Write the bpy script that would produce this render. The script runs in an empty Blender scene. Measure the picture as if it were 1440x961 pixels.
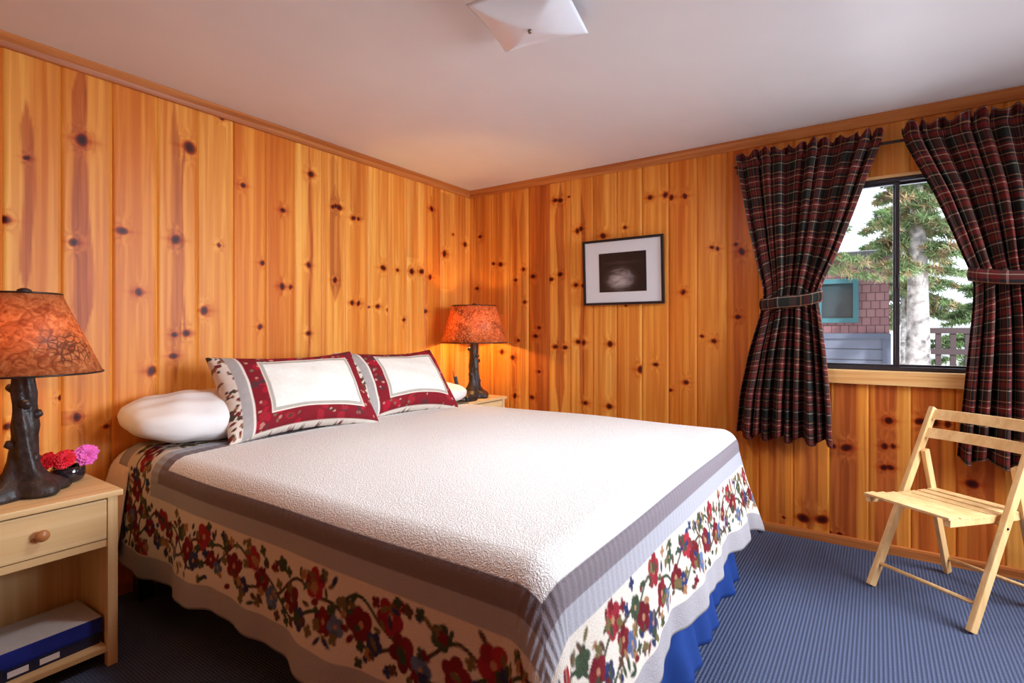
import bpy, bmesh, math, random
import numpy as np
from mathutils import Vector, Matrix
PI = math.pi
R = math.radians
sc = bpy.context.scene
col = sc.collection

# ------------------------------------------------------------------ camera
PSI = 0.60159
CAMP = (-3.429, -2.780, 1.1766)
cam = bpy.data.cameras.new('camera'); camo = bpy.data.objects.new('camera', cam); col.objects.link(camo)
camo.location = CAMP
camo.rotation_euler = (PI/2, 0, PSI - PI/2)
cam.sensor_width = 36; cam.lens = 746.97/1440*36
cam.shift_y = (464.66-480.5)/1440 * 1.0
cam.clip_start = .05; cam.clip_end = 200
sc.camera = camo

# ------------------------------------------------------------------ light and exposure
vs = sc.view_settings
vs.view_transform = 'Standard'; vs.look = 'None'; vs.gamma = 1; vs.use_curve_mapping = False
vs.exposure = -0.12
SKY_STRENGTH = 2.3
REAR_WINDOW_W = 84
RIGHT_WINDOW_W = 7
LAMP_W = 7.0
w = bpy.data.worlds.new('sky'); sc.world = w; w.use_nodes = True
nt = w.node_tree; nt.nodes.clear()
out = nt.nodes.new('ShaderNodeOutputWorld'); bg = nt.nodes.new('ShaderNodeBackground')
bg.inputs[0].default_value = (.86, .93, 1, 1); bg.inputs[1].default_value = SKY_STRENGTH
nt.links.new(bg.outputs[0], out.inputs[0])

def area_light(name, loc, direction, sx, sy, power, color):
    l = bpy.data.lights.new(name, 'AREA'); l.shape = 'RECTANGLE'; l.size = sx; l.size_y = sy
    l.energy = power; l.color = color
    o = bpy.data.objects.new(name, l); col.objects.link(o); o.location = loc
    o.rotation_euler = Vector(direction).to_track_quat('-Z', 'Y').to_euler()
    return o
# daylight entering through the big window behind the camera and through the plaid-curtained window
REAR_Y = -4.35; LEFT_X = -4.15; H = 2.32
RW = (-1.70, -.22, .85, 2.15)          # window in the rear wall: x0 x1 z0 z1
area_light('daylight_rear_window', ((RW[0]+RW[1])/2, REAR_Y-.14, (RW[2]+RW[3])/2), (-.24, 1, -.45), RW[1]-RW[0], RW[3]-RW[2], REAR_WINDOW_W, (.84, .90, 1)).data.spread = R(118)
area_light('daylight_side_window', (.22, -2.87, 1.5), (-1, 0, 0), .9, .95, RIGHT_WINDOW_W, (.8, .88, 1))
sun = bpy.data.lights.new('sun', 'SUN'); sun.energy = 5; sun.angle = R(3); sun.color = (1, .96, .88)
suno = bpy.data.objects.new('sun', sun); col.objects.link(suno); suno.rotation_euler = Vector((.75, .45, -.75)).to_track_quat('-Z', 'Y').to_euler()

# ------------------------------------------------------------------ node helpers
def mat(name):
    m = bpy.data.materials.new(name); m.use_nodes = True
    nt = m.node_tree; b = nt.nodes['Principled BSDF']
    return m, nt, b
def N(nt, t, **k):
    n = nt.nodes.new(t)
    for a, v in k.items():
        if a.startswith('i_'):
            key = a[2:].replace('_', ' ')
            n.inputs[int(key) if key.isdigit() else key].default_value = v
        else: setattr(n, a, v)
    return n
def L(nt, a, b): nt.links.new(a, b)
def ramp(nt, stops, interp='LINEAR'):
    n = nt.nodes.new('ShaderNodeValToRGB'); cr = n.color_ramp; cr.interpolation = interp
    while len(cr.elements) < len(stops): cr.elements.new(.5)
    for e, (p, c) in zip(cr.elements, stops):
        e.position = p; e.color = (*c, 1) if len(c) == 3 else c
    return n
def mix(nt, fac, a, b, mode='MIX'):
    n = nt.nodes.new('ShaderNodeMix'); n.data_type = 'RGBA'; n.blend_type = mode
    for sock, v in ((n.inputs[0], fac), (n.inputs[6], a), (n.inputs[7], b)):
        if hasattr(v, 'links') or hasattr(v, 'is_linked'): nt.links.new(v, sock)
        elif isinstance(v, (int, float)): sock.default_value = v
        else: sock.default_value = (*v, 1)
    return n.outputs[2]
def math_n(nt, op, a, b=None, c=None):
    n = nt.nodes.new('ShaderNodeMath'); n.operation = op
    for i, v in enumerate((a, b, c)):
        if v is None: continue
        if isinstance(v, (int, float)): n.inputs[i].default_value = v
        else: nt.links.new(v, n.inputs[i])
    return n.outputs[0]
def bump(nt, b, h, strength, dist=.01):
    n = N(nt, 'ShaderNodeBump'); n.inputs['Strength'].default_value = strength; n.inputs['Distance'].default_value = dist
    L(nt, h, n.inputs['Height']); L(nt, n.outputs[0], b.inputs['Normal'])
def plain(name, c, rough=.5, metal=0, noise=.0, nscale=30, bmp=0, spec=.5):
    m, nt, b = mat(name)
    b.inputs['Roughness'].default_value = rough; b.inputs['Metallic'].default_value = metal
    b.inputs['Specular IOR Level'].default_value = spec
    tc = N(nt, 'ShaderNodeTexCoord'); no = N(nt, 'ShaderNodeTexNoise'); no.inputs['Scale'].default_value = nscale; no.inputs['Detail'].default_value = 5
    L(nt, tc.outputs['Object'], no.inputs['Vector'])
    lo = tuple(v*(1-noise) for v in c); hi = tuple(min(1, v*(1+noise)) for v in c)
    rp = ramp(nt, [(.3, lo), (.7, hi)]); L(nt, no.outputs[0], rp.inputs[0]); L(nt, rp.outputs[0], b.inputs['Base Color'])
    if bmp: bump(nt, b, no.outputs[0], bmp)
    return m

def pine_mat(name, light, mid, dark, axis='Z', rough=.38, attr=False, scale=1.0, contrast=1.0):
    """varnished pine: grain stretched along one axis; knots, streaks and per-board tone come from the 'pine' attribute."""
    m, nt, b = mat(name)
    tc = N(nt, 'ShaderNodeTexCoord'); mp = N(nt, 'ShaderNodeMapping')
    s = [38*scale, 38*scale, 38*scale]; s['XYZ'.index(axis)] = 1.1*scale
    mp.inputs['Scale'].default_value = s
    L(nt, tc.outputs['Object'], mp.inputs['Vector'])
    vec = mp.outputs[0]
    if attr:
        at = N(nt, 'ShaderNodeAttribute', attribute_name='pine')
        sp = N(nt, 'ShaderNodeSeparateColor'); L(nt, at.outputs['Color'], sp.inputs[0])
        cb = N(nt, 'ShaderNodeCombineXYZ')
        off = math_n(nt, 'MULTIPLY', sp.outputs[1], 37.0)
        wrp = math_n(nt, 'MULTIPLY', at.outputs['Alpha'], 2.2)
        L(nt, math_n(nt, 'ADD', off, wrp), cb.inputs[0]); L(nt, off, cb.inputs[2]); L(nt, wrp, cb.inputs[1])
        va = N(nt, 'ShaderNodeVectorMath', operation='ADD'); L(nt, vec, va.inputs[0]); L(nt, cb.outputs[0], va.inputs[1]); vec = va.outputs[0]
    n1 = N(nt, 'ShaderNodeTexNoise'); n1.inputs['Scale'].default_value = 1; n1.inputs['Detail'].default_value = 5; n1.inputs['Distortion'].default_value = .5
    L(nt, vec, n1.inputs['Vector'])
    n2 = N(nt, 'ShaderNodeTexNoise'); n2.inputs['Scale'].default_value = .28; n2.inputs['Detail'].default_value = 3; n2.inputs['Distortion'].default_value = .4
    L(nt, vec, n2.inputs['Vector'])
    k = .5*(1-contrast)
    r1 = ramp(nt, [(.30, mid), (.62, light)]); L(nt, n2.outputs[0], r1.inputs[0])
    r2 = ramp(nt, [(.42, dark), (.60, (1, 1, 1))]); L(nt, n1.outputs[0], r2.inputs[0])
    c = mix(nt, .55*contrast, r1.outputs[0], r2.outputs[0], 'MULTIPLY')
    if attr:
        tone = ramp(nt, [(.1, (.74, .48, .30)), (.4, (.95, .80, .64)), (.65, (1, 1, 1)), (1, (1.0, 1.06, 1.15))]); L(nt, sp.outputs[1], tone.inputs[0])
        c = mix(nt, 1.0, c, tone.outputs[0], 'MULTIPLY')
        sv = ramp(nt, [(.35, (.28, .045, .009)), (.65, (.56, .12, .022))]); L(nt, n1.outputs[0], sv.inputs[0])
        c = mix(nt, math_n(nt, 'MULTIPLY', sp.outputs[2], .92), c, sv.outputs[0])
        kr = ramp(nt, [(0, (1, 1, 1)), (.22, (.80, .50, .28)), (.5, (.30, .09, .035)), (1, (.07, .018, .010))]); L(nt, sp.outputs[0], kr.inputs[0])
        c = mix(nt, 1.0, c, kr.outputs[0], 'MULTIPLY')
    L(nt, c, b.inputs['Base Color'])
    b.inputs['Roughness'].default_value = rough; b.inputs['Specular IOR Level'].default_value = .22
    bump(nt, b, n1.outputs[0], .12, .002)
    return m

def attr_mat(name, rough=.9, bmp=.3, bscale=60, sheen=0, tint=.12):
    m, nt, b = mat(name)
    at = N(nt, 'ShaderNodeAttribute', attribute_name='paint')
    tc = N(nt, 'ShaderNodeTexCoord')
    no = N(nt, 'ShaderNodeTexNoise'); no.inputs['Scale'].default_value = bscale; no.inputs['Detail'].default_value = 4
    L(nt, tc.outputs['UV'], no.inputs['Vector'])
    rp = ramp(nt, [(.3, (1-tint,)*3), (.7, (1, 1, 1))]); L(nt, no.outputs[0], rp.inputs[0])
    L(nt, mix(nt, 1, at.outputs['Color'], rp.outputs[0], 'MULTIPLY'), b.inputs['Base Color'])
    b.inputs['Roughness'].default_value = rough; b.inputs['Specular IOR Level'].default_value = .15
    # stippled quilting: worm-like stitches from a warped voronoi edge
    vo = N(nt, 'ShaderNodeTexVoronoi', feature='DISTANCE_TO_EDGE'); vo.inputs['Scale'].default_value = bscale*.5
    nn = N(nt, 'ShaderNodeTexNoise'); nn.inputs['Scale'].default_value = bscale*.3
    L(nt, tc.outputs['UV'], nn.inputs['Vector'])
    vm = N(nt, 'ShaderNodeVectorMath', operation='SCALE'); vm.inputs[3].default_value = .06
    L(nt, nn.outputs[1], vm.inputs[0])
    va = N(nt, 'ShaderNodeVectorMath', operation='ADD'); L(nt, tc.outputs['UV'], va.inputs[0]); L(nt, vm.outputs[0], va.inputs[1]); L(nt, va.outputs[0], vo.inputs['Vector'])
    h = math_n(nt, 'MINIMUM', math_n(nt, 'MULTIPLY', vo.outputs[0], 4.5), 1.0)
    hn = math_n(nt, 'MULTIPLY', at.outputs['Alpha'], h)
    h2 = math_n(nt, 'ADD', hn, math_n(nt, 'MULTIPLY', no.outputs[0], .4))
    bump(nt, b, h2, bmp, .004)
    return m

# ------------------------------------------------------------------ mesh helpers
def link(name, me, m=None, parent=None, smooth=False):
    o = bpy.data.objects.new(name, me); col.objects.link(o)
    if m: me.materials.append(m)
    if parent: o.parent = parent
    if smooth: me.polygons.foreach_set('use_smooth', [True]*len(me.polygons))
    return o
def tag(o, label=None, cat=None, group=None, kind=None):
    for k, v in (('label', label), ('category', cat), ('group', group), ('kind', kind)):
        if v: o[k] = v
    return o
def empty(name, loc=(0, 0, 0), rz=0, label=None, cat=None, group=None):
    o = bpy.data.objects.new(name, None); col.objects.link(o); o.location = loc; o.rotation_euler = (0, 0, rz)
    o.empty_display_size = .05
    return tag(o, label, cat, group)
def bmobj(name, bm, m=None, parent=None, smooth=False):
    me = bpy.data.meshes.new(name); bm.to_mesh(me); bm.free()
    return link(name, me, m, parent, smooth)
def box(bm, c, s, rot=None, bev=0):
    r = bmesh.ops.create_cube(bm, size=1)
    v = r['verts']; bmesh.ops.scale(bm, vec=s, verts=v)
    if bev:
        ed = list({e for x in v for e in x.link_edges})
        rr = bmesh.ops.bevel(bm, geom=ed, offset=bev, segments=2, affect='EDGES', profile=.7)
        v = list({x for x in rr['verts']} | {x for x in v if x.is_valid})
        fs = {f for x in v for f in x.link_faces}; v = list({x for f in fs for x in f.verts})
    M = Matrix.Translation(c) @ (rot.to_4x4() if rot else Matrix())
    bmesh.ops.transform(bm, matrix=M, verts=v)
    return v
def b2(bm, x0, x1, y0, y1, z0, z1, bev=0):
    return box(bm, ((x0+x1)/2, (y0+y1)/2, (z0+z1)/2), (abs(x1-x0), abs(y1-y0), abs(z1-z0)), None, bev)
def beam(bm, a, b, wx, wy, up=(0, 0, 1), bev=.004):
    """rectangular bar from a to b; wx measured along `side`, wy along the other."""
    a = Vector(a); b = Vector(b); d = (b-a); ln = d.length; d.normalize()
    s = d.cross(Vector(up)); s.normalize(); u = s.cross(d)
    M = Matrix((s, d, u)).transposed()
    return box(bm, (a+b)/2, (wx, ln, wy), M, bev)
def tube(bm, pts, rad, seg=10, cap=True):
    pts = [Vector(p) for p in pts]; rings = []
    if not hasattr(rad, '__len__'): rad = [rad]*len(pts)
    prev = None
    for i, p in enumerate(pts):
        t = (pts[min(i+1, len(pts)-1)] - pts[max(i-1, 0)]).normalized()
        if prev is None:
            ref = Vector((0, 0, 1)) if abs(t.z) < .9 else Vector((1, 0, 0)); s = t.cross(ref).normalized()
        else: s = (prev - t*prev.dot(t)).normalized()
        prev = s; u = t.cross(s)
        rings.append([bm.verts.new(p + (s*math.cos(2*PI*k/seg) + u*math.sin(2*PI*k/seg))*rad[i]) for k in range(seg)])
    for a, b in zip(rings, rings[1:]):
        for k in range(seg): bm.faces.new((a[k], a[(k+1) % seg], b[(k+1) % seg], b[k]))
    if cap: bm.faces.new(rings[0][::-1]); bm.faces.new(rings[-1])
    return rings
def lathe(bm, prof, c=(0, 0, 0), seg=40, wob=None):
    rings = []
    for i, (r, z) in enumerate(prof):
        if r < 1e-5: rings.append([bm.verts.new((c[0], c[1], c[2]+z))]); continue
        ring = []
        for k in range(seg):
            a = 2*PI*k/seg; rr = r*(1 + (wob(a, z) if wob else 0))
            ring.append(bm.verts.new((c[0]+rr*math.cos(a), c[1]+rr*math.sin(a), c[2]+z)))
        rings.append(ring)
    for a, b in zip(rings, rings[1:]):
        for k in range(seg):
            k2 = (k+1) % seg
            if len(a) == 1 and len(b) == 1: continue
            if len(a) == 1: bm.faces.new((a[0], b[k2], b[k]))
            elif len(b) == 1: bm.faces.new((a[k], a[k2], b[0]))
            else: bm.faces.new((a[k], a[k2], b[k2], b[k]))
def grid_mesh(name, P, attrs=None, uv=None, mask=None, extra=None, smooth=True, m=None, parent=None, closed_u=False):
    """P (n,m,3) grid of points."""
    n, k = P.shape[:2]
    V = P.reshape(-1, 3)
    idx = np.arange(n*k).reshape(n, k)
    if closed_u: idx = np.vstack([idx, idx[:1]])
    F = np.stack([idx[:-1, :-1], idx[1:, :-1], idx[1:, 1:], idx[:-1, 1:]], -1).reshape(-1, 4)
    if mask is not None: F = F[mask.reshape(-1)]
    nv = len(V); EV = np.zeros((0, 3)); EF = np.zeros((0, 4), int)
    if extra:                       # list of boxes (x0,x1,y0,y1,z0,z1)
        ev, ef = [], []
        for x0, x1, y0, y1, z0, z1 in extra:
            b = nv + len(ev)
            ev += [(x, y, z) for z in (z0, z1) for x, y in ((x0, y0), (x1, y0), (x1, y1), (x0, y1))]
            ef += [(b+3, b+2, b+1, b), (b+4, b+5, b+6, b+7)] + [(b+i, b+(i+1) % 4, b+4+(i+1) % 4, b+4+i) for i in range(4)]
        EV = np.array(ev, float); EF = np.array(ef)
    VV = np.vstack([V, EV]); FF = np.vstack([F, EF]).astype(np.int32)
    me = bpy.data.meshes.new(name)
    me.vertices.add(len(VV)); me.vertices.foreach_set('co', VV.astype(np.float32).ravel())
    me.loops.add(FF.size); me.loops.foreach_set('vertex_index', FF.ravel())
    me.polygons.add(len(FF)); me.polygons.foreach_set('loop_start', np.arange(0, FF.size, 4, dtype=np.int32))
    me.update(calc_edges=True)
    if smooth: me.polygons.foreach_set('use_smooth', np.ones(len(FF), bool))
    if attrs:
        for an, A in attrs.items():
            A = A.reshape(-1, 4)
            if len(EV): A = np.vstack([A, np.tile([0, .7, 0, 0], (len(EV), 1))])
            ca = me.color_attributes.new(an, 'FLOAT_COLOR', 'POINT'); ca.data.foreach_set('color', A.astype(np.float32).ravel())
    if uv is not None:
        U = uv.reshape(-1, 2)
        if len(EV): U = np.vstack([U, np.zeros((len(EV), 2))])
        ul = me.uv_layers.new(name='UVMap'); ul.data.foreach_set('uv', U[FF.ravel()].astype(np.float32).ravel())
    me.validate()
    return link(name, me, m, parent)

# ------------------------------------------------------------------ materials
M = {}
M['wall'] = pine_mat('knotty_pine_boards', (.91, .430, .084), (.72, .225, .028), (.74, .45, .24), attr=True, rough=.40)
M['trimX'] = pine_mat('pine_trim_x', (.62, .24, .07), (.50, .17, .045), (.55, .30, .14), axis='X')
M['trimY'] = pine_mat('pine_trim_y', (.62, .24, .07), (.50, .17, .045), (.55, .30, .14), axis='Y')
M['sill'] = pine_mat('pine_sill', (.88, .56, .24), (.80, .44, .16), (.70, .45, .25), axis='Y')
M['beech'] = pine_mat('pale_beech', (.86, .58, .27), (.78, .48, .20), (.75, .6, .45), axis='Z', contrast=.7)
M['nightX'] = pine_mat('blond_wood_x', (.86, .60, .30), (.78, .50, .23), (.78, .62, .46), axis='X', contrast=.7, rough=.42)
M['nightZ'] = pine_mat('blond_wood_z', (.86, .60, .30), (.78, .50, .23), (.78, .62, .46), axis='Z', contrast=.7, rough=.42)
M['knob'] = plain('turned_wood_knob', (.50, .19, .06), .35, noise=.15)
M['ceiling'] = plain('ceiling_paint', (.80, .78, .79), .42, noise=.02, nscale=4, spec=.35)
M['black'] = plain('black_plastic', (.015, .015, .018), .35)
M['alu'] = plain('dark_anodised_aluminium', (.06, .06, .075), .35, .6)
M['rod'] = plain('dark_bronze_rod', (.05, .035, .03), .4, .7)
M['white_fabric'] = plain('white_cotton', (.86, .84, .82), .9, noise=.04, nscale=9, bmp=.15, spec=.1)
M['sheet'] = plain('cream_sheet', (.85, .74, .62), .9, noise=.04, bmp=.1, spec=.1)
M['skirt'] = plain('royal_blue_fabric', (.013, .042, .19), .85, noise=.12, nscale=12, bmp=.1, spec=.15)
M['frame'] = plain('black_picture_frame', (.012, .010, .012), .3)
M['matboard'] = plain('white_mat_board', (.84, .82, .83), .9, noise=.01)
M['bark'] = plain('dark_bark_resin', (.030, .020, .018), .42, noise=.6, nscale=35, bmp=.6)
M['glasswhite'] = plain('frosted_white_glass', (.84, .87, .93), .22, noise=.01, spec=.6)
M['brass'] = plain('dull_brass', (.30, .26, .22), .35, .8)
M['bluebook'] = plain('blue_cover', (.015, .03, .30), .5, noise=.1)
M['navybook'] = plain('navy_cover', (.008, .012, .05), .5, noise=.1)
M['paper'] = plain('grey_paper', (.62, .58, .56), .8, noise=.05, nscale=60)
M['redpetal'] = plain('red_petal', (.80, .01, .03), .6, noise=.2)
M['pinkpetal'] = plain('pink_petal', (.90, .14, .55), .6, noise=.15)
M['greenstem'] = plain('green_stem', (.05, .16, .03), .6)
M['concrete'] = plain('outer_wall', (.35, .20, .12), .8)

def carpet():
    m, nt, b = mat('ribbed_blue_grey_carpet')
    tc = N(nt, 'ShaderNodeTexCoord'); mp = N(nt, 'ShaderNodeMapping'); mp.inputs['Rotation'].default_value = (0, 0, 0)
    L(nt, tc.outputs['Object'], mp.inputs[0])
    s = N(nt, 'ShaderNodeSeparateXYZ'); L(nt, mp.outputs[0], s.inputs[0])
    def wave(v, per):
        return math_n(nt, 'ADD', math_n(nt, 'MULTIPLY', math_n(nt, 'SINE', math_n(nt, 'MULTIPLY', v, 2*PI/per)), .5), .5)
    wx = wave(s.outputs[1], .0135); wy = wave(s.outputs[0], .010)
    h = math_n(nt, 'MULTIPLY', wx, math_n(nt, 'ADD', math_n(nt, 'MULTIPLY', wy, .75), .25))
    no = N(nt, 'ShaderNodeTexNoise'); no.inputs['Scale'].default_value = 180; L(nt, tc.outputs['Object'], no.inputs[0])
    h = math_n(nt, 'ADD', h, math_n(nt, 'MULTIPLY', no.outputs[0], .35))
    rp = ramp(nt, [(.1, (.048, .056, .095)), (.6, (.078, .100, .175)), (1.0, (.135, .165, .25))]); L(nt, h, rp.inputs[0])
    L(nt, rp.outputs[0], b.inputs['Base Color']); b.inputs['Roughness'].default_value = .9; b.inputs['Specular IOR Level'].default_value = .2
    bump(nt, b, h, .6, .006)
    return m
M['carpet'] = carpet()

def plaid():
    m, nt, b = mat('dark_tartan_plaid')
    tc = N(nt, 'ShaderNodeTexCoord'); s = N(nt, 'ShaderNodeSeparateXYZ'); L(nt, tc.outputs['UV'], s.inputs[0])
    G, Nv, Rd, Cr, Yl = (.017, .020, .016), (.020, .014, .019), (.135, .018, .015), (.36, .25, .19), (.33, .15, .06)
    st = [(0, G), (.12, Cr), (.145, G), (.22, Rd), (.36, Nv), (.41, Yl), (.44, Nv), (.52, Rd), (.64, Cr), (.665, Rd), (.74, Nv), (.82, Yl), (.845, Nv), (.92, G)]
    def f(v, per):
        r = ramp(nt, st, 'CONSTANT'); L(nt, math_n(nt, 'FRACT', math_n(nt, 'DIVIDE', v, per)), r.inputs[0]); return r.outputs[0]
    a = f(s.outputs[0], .175); c = f(s.outputs[1], .175)
    # twill: warp and weft alternate on a fine diagonal
    tw = math_n(nt, 'FRACT', math_n(nt, 'MULTIPLY', math_n(nt, 'ADD', s.outputs[0], s.outputs[1]), 300.0))
    tw = math_n(nt, 'GREATER_THAN', tw, .5)
    L(nt, mix(nt, .62, a, c), b.inputs['Base Color'])
    b.inputs['Roughness'].default_value = .85; b.inputs['Specular IOR Level'].default_value = .12
    bump(nt, b, tw, .1, .001)
    # thin cloth lets some of the window light through
    tr = N(nt, 'ShaderNodeBsdfTranslucent'); L(nt, mix(nt, .62, a, c), tr.inputs[0])
    ms = N(nt, 'ShaderNodeMixShader'); ms.inputs[0].default_value = .12
    L(nt, b.outputs[0], ms.inputs[1]); L(nt, tr.outputs[0], ms.inputs[2]); L(nt, ms.outputs[0], nt.nodes['Material Output'].inputs[0])
    return m
M['plaid'] = plaid()

def glass():
    m, nt, b = mat('window_glass'); nt.nodes.remove(b)
    t = N(nt, 'ShaderNodeBsdfTransparent'); t.inputs[0].default_value = (.97, .985, 1, 1)
    g = N(nt, 'ShaderNodeBsdfGlossy'); g.inputs['Roughness'].default_value = .01
    fr = N(nt, 'ShaderNodeFresnel'); fr.inputs[0].default_value = 1.3
    ms = N(nt, 'ShaderNodeMixShader'); ge = N(nt, 'ShaderNodeNewGeometry'); L(nt, math_n(nt, 'MULTIPLY', fr.outputs[0], math_n(nt, 'SUBTRACT', 1.0, ge.outputs['Backfacing'])), ms.inputs[0]); L(nt, t.outputs[0], ms.inputs[1]); L(nt, g.outputs[0], ms.inputs[2])
    L(nt, ms.outputs[0], nt.nodes['Material Output'].inputs[0])
    return m
M['glass'] = glass()

def mica():
    """amber mottled lamp shade with a faint twig and leaf print; light shines through it."""
    m, nt, b = mat('mottled_amber_shade')
    tc = N(nt, 'ShaderNodeTexCoord')
    n1 = N(nt, 'ShaderNodeTexNoise'); n1.inputs['Scale'].default_value = 34; n1.inputs['Detail'].default_value = 8; n1.inputs['Distortion'].default_value = 1.8
    L(nt, tc.outputs['Object'], n1.inputs['Vector'])
    r = ramp(nt, [(.30, (.46, .10, .028)), (.5, (.72, .25, .075)), (.68, (.92, .45, .18))]); L(nt, n1.outputs[0], r.inputs[0])
    vo = N(nt, 'ShaderNodeTexVoronoi', feature='DISTANCE_TO_EDGE'); vo.inputs['Scale'].default_value = 48
    L(nt, tc.outputs['Object'], vo.inputs['Vector'])
    n3 = N(nt, 'ShaderNodeTexNoise'); n3.inputs['Scale'].default_value = 6.5; n3.inputs['Detail'].default_value = 1; L(nt, tc.outputs['Object'], n3.inputs['Vector'])
    patch = ramp(nt, [(.54, (0, 0, 0)), (.62, (1, 1, 1))]); L(nt, n3.outputs[0], patch.inputs[0])
    leaf = ramp(nt, [(.06, (1, 1, 1)), (.14, (0, 0, 0))]); L(nt, vo.outputs[0], leaf.inputs[0])
    k = math_n(nt, 'MULTIPLY', math_n(nt, 'MULTIPLY', patch.outputs[0], leaf.outputs[0]), .75)
    c = mix(nt, k, r.outputs[0], (.13, .025, .012))
    L(nt, c, b.inputs['Base Color']); b.inputs['Roughness'].default_value = .5
    tr = N(nt, 'ShaderNodeBsdfTranslucent'); L(nt, c, tr.inputs[0])
    ms = N(nt, 'ShaderNodeMixShader'); ms.inputs[0].default_value = .5
    L(nt, b.outputs[0], ms.inputs[1]); L(nt, tr.outputs[0], ms.inputs[2]); L(nt, ms.outputs[0], nt.nodes['Material Output'].inputs[0])
    bump(nt, b, n1.outputs[0], .2, .003)
    return m
M['mica'] = mica()
m, nt, b = mat('glowing_bulb'); b.inputs['Emission Color'].default_value = (1, .72, .35, 1); b.inputs['Emission Strength'].default_value = 12; M['bulb'] = m

# ------------------------------------------------------------------ knotty pine walls
rng = np.random.default_rng(5)
KL = [(-2.845,1.605,.0192),(-2.782,1.861,.0118),(-2.604,1.984,.0282),(-2.633,1.546,.0195),(-2.457,1.621,.0239),(-2.393,1.351,.0199),(-2.174,2.073,.034),(-2.238,1.613,.0245),(-2.107,1.275,.0247),(-2.19,1.162,.0204),(-2.244,1.155,.0162),(-2.341,.987,.024),(-2.248,1.053,.0202),(-2.019,2.268,.0133),(-2.034,1.613,.0126),(-1.908,1.948,.0175),(-1.8,1.546,.0174),(-1.813,1.195,.0172),(-1.678,1.858,.018),(-1.682,1.425,.022),(-1.629,1.425,.0133),(-1.498,2.107,.0235),(-1.513,1.564,.0182),(-1.322,1.951,.0144),(-1.327,1.489,.0187),(-1.513,1.158,.0181),(-1.295,1.947,.024),(-1.343,1.942,.0143),(-1.185,1.899,.0195),(-1.145,1.901,.0147),(-1.196,1.353,.0191),(-1.145,1.351,.0193),(-1.057,1.331,.0098),(-.984,1.338,.0198),(-.889,1.317,.0151),(-.742,1.251,.0155),(-.934,1.603,.0252),(-.803,1.6,.0155),(-.664,1.603,.0264),(-.562,1.612,.0269),(-.471,1.578,.0218),(-.455,2.096,.0223),(-.311,1.774,.0282),(-.059,1.88,.0237),(-.524,1.318,.0215),(-.209,1.939,.0116),(-2.621,.81,.0195),(-2.839,.803,.0153),(-2.676,.897,.0116),(-2.516,.755,.0119)]
KR = [(-.109,1.941,.0177),(-.08,1.519,.0176),(-.246,1.711,.0173),(-.316,1.7,.0228),(-.46,1.568,.0167),(-.533,1.647,.0166),(-.623,1.587,.0218),(-.546,1.394,.0165),(-.816,2.14,.0218),(-.858,2.134,.0217),(-.929,2.15,.0108),(-.999,1.894,.021),(-1.028,1.906,.021),(-.78,1.556,.0214),(-.858,1.589,.0212),(-.987,1.504,.0208),(-1.045,1.496,.0155),(-.642,1.132,.0216),(-.674,1.196,.0162),(-.486,1.097,.0166),(-.33,1.005,.0226),(-.433,.963,.0223),(-.816,1.054,.0212),(-.9,1.05,.021),(-1.005,1.093,.0207),(-1.05,1.088,.0206),(-1.253,1.081,.0251),(-1.2,1.838,.0257),(-1.363,1.879,.0152),(-1.538,2.059,.0201),(-1.643,2.062,.0199),(-1.681,2.039,.0198),(-1.768,2.035,.0197),(-1.934,1.693,.0143),(-1.968,1.681,.0143),(-1.759,1.421,.0192),(-1.874,1.139,.0142),(-1.947,1.109,.0189),(-2.108,1.652,.0236),(-2.076,1.698,.0142),(-2.088,1.257,.0187),(-1.474,.912,.0295),(-1.577,.95,.0195),(-1.777,.843,.0192),(-1.676,.787,.0146),(-1.062,.656,.0207),(-1.248,.646,.0254),(-.61,.664,.0219),(-.674,.863,.0162),(-.453,.664,.0224),(-2.434,.107,.0338),(-2.528,.118,.0337),(-2.643,.534,.028),(-2.583,.534,.014),(-2.833,.7,.0232),(-2.815,.563,.0187),(-2.851,.567,.014),(-2.812,.45,.0188),(-2.839,.454,.0188),(-3.166,.421,.0284),(-2.964,.709,.0232),(-3.024,.707,.0186),(-3.074,.705,.0186),(-2.613,.053,.0145),(-2.569,.051,.0097),(-1.368,1.345,.0099),(-2.336,.091,.0097)]
# streaks: (position, half width, z0, z1, strength, taper)
SL = [(-2.782,.020,1.30,2.10,.9),(-2.605,.036,1.10,2.35,.9),(-2.60,.016,.62,1.2,.5),(-2.235,.028,.9,2.3,.75),(-2.205,.007,1.1,2.12,1.0),(-1.503,.011,.8,2.3,.95),(-1.325,.045,1.35,2.1,.7),(-1.33,.04,1.95,2.27,.4),
      (-1.15,.07,1.9,2.3,.35),(-.66,.08,1.7,2.3,.3),(-.30,.06,1.5,2.25,.4),(-.455,.008,2.08,2.2,.9),(-.39,.07,1.6,2.3,.35),(-.10,.05,1.0,2.3,.4),(-2.67,.09,.78,.84,.5),(-.75,.01,1.18,1.3,.5)]
SR = [(-.45,.028,.5,2.28,.7),(-.53,.03,.5,2.28,.45),(-.70,.075,.5,2.28,.75),(-.86,.038,.5,2.28,.85),(-1.04,.020,.5,2.2,.85),(-.30,.05,1.3,2.28,.35),(-.62,.02,1.2,2.28,.4),(-.10,.06,1.3,2.28,.45),(-1.15,.03,1.3,2.28,.3),
      (-2.635,.068,0,.95,.95),(-2.82,.055,0,.95,1.0),(-2.836,.009,.52,.80,1.0),(-2.47,.045,0,.95,.8),(-2.10,.05,.4,2.28,.45),(-3.0,.06,0,.95,.75),(-3.2,.06,0,.95,.75),(-2.30,.05,0,.9,.6),(-3.4,.05,0,2.2,.4)]
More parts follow.
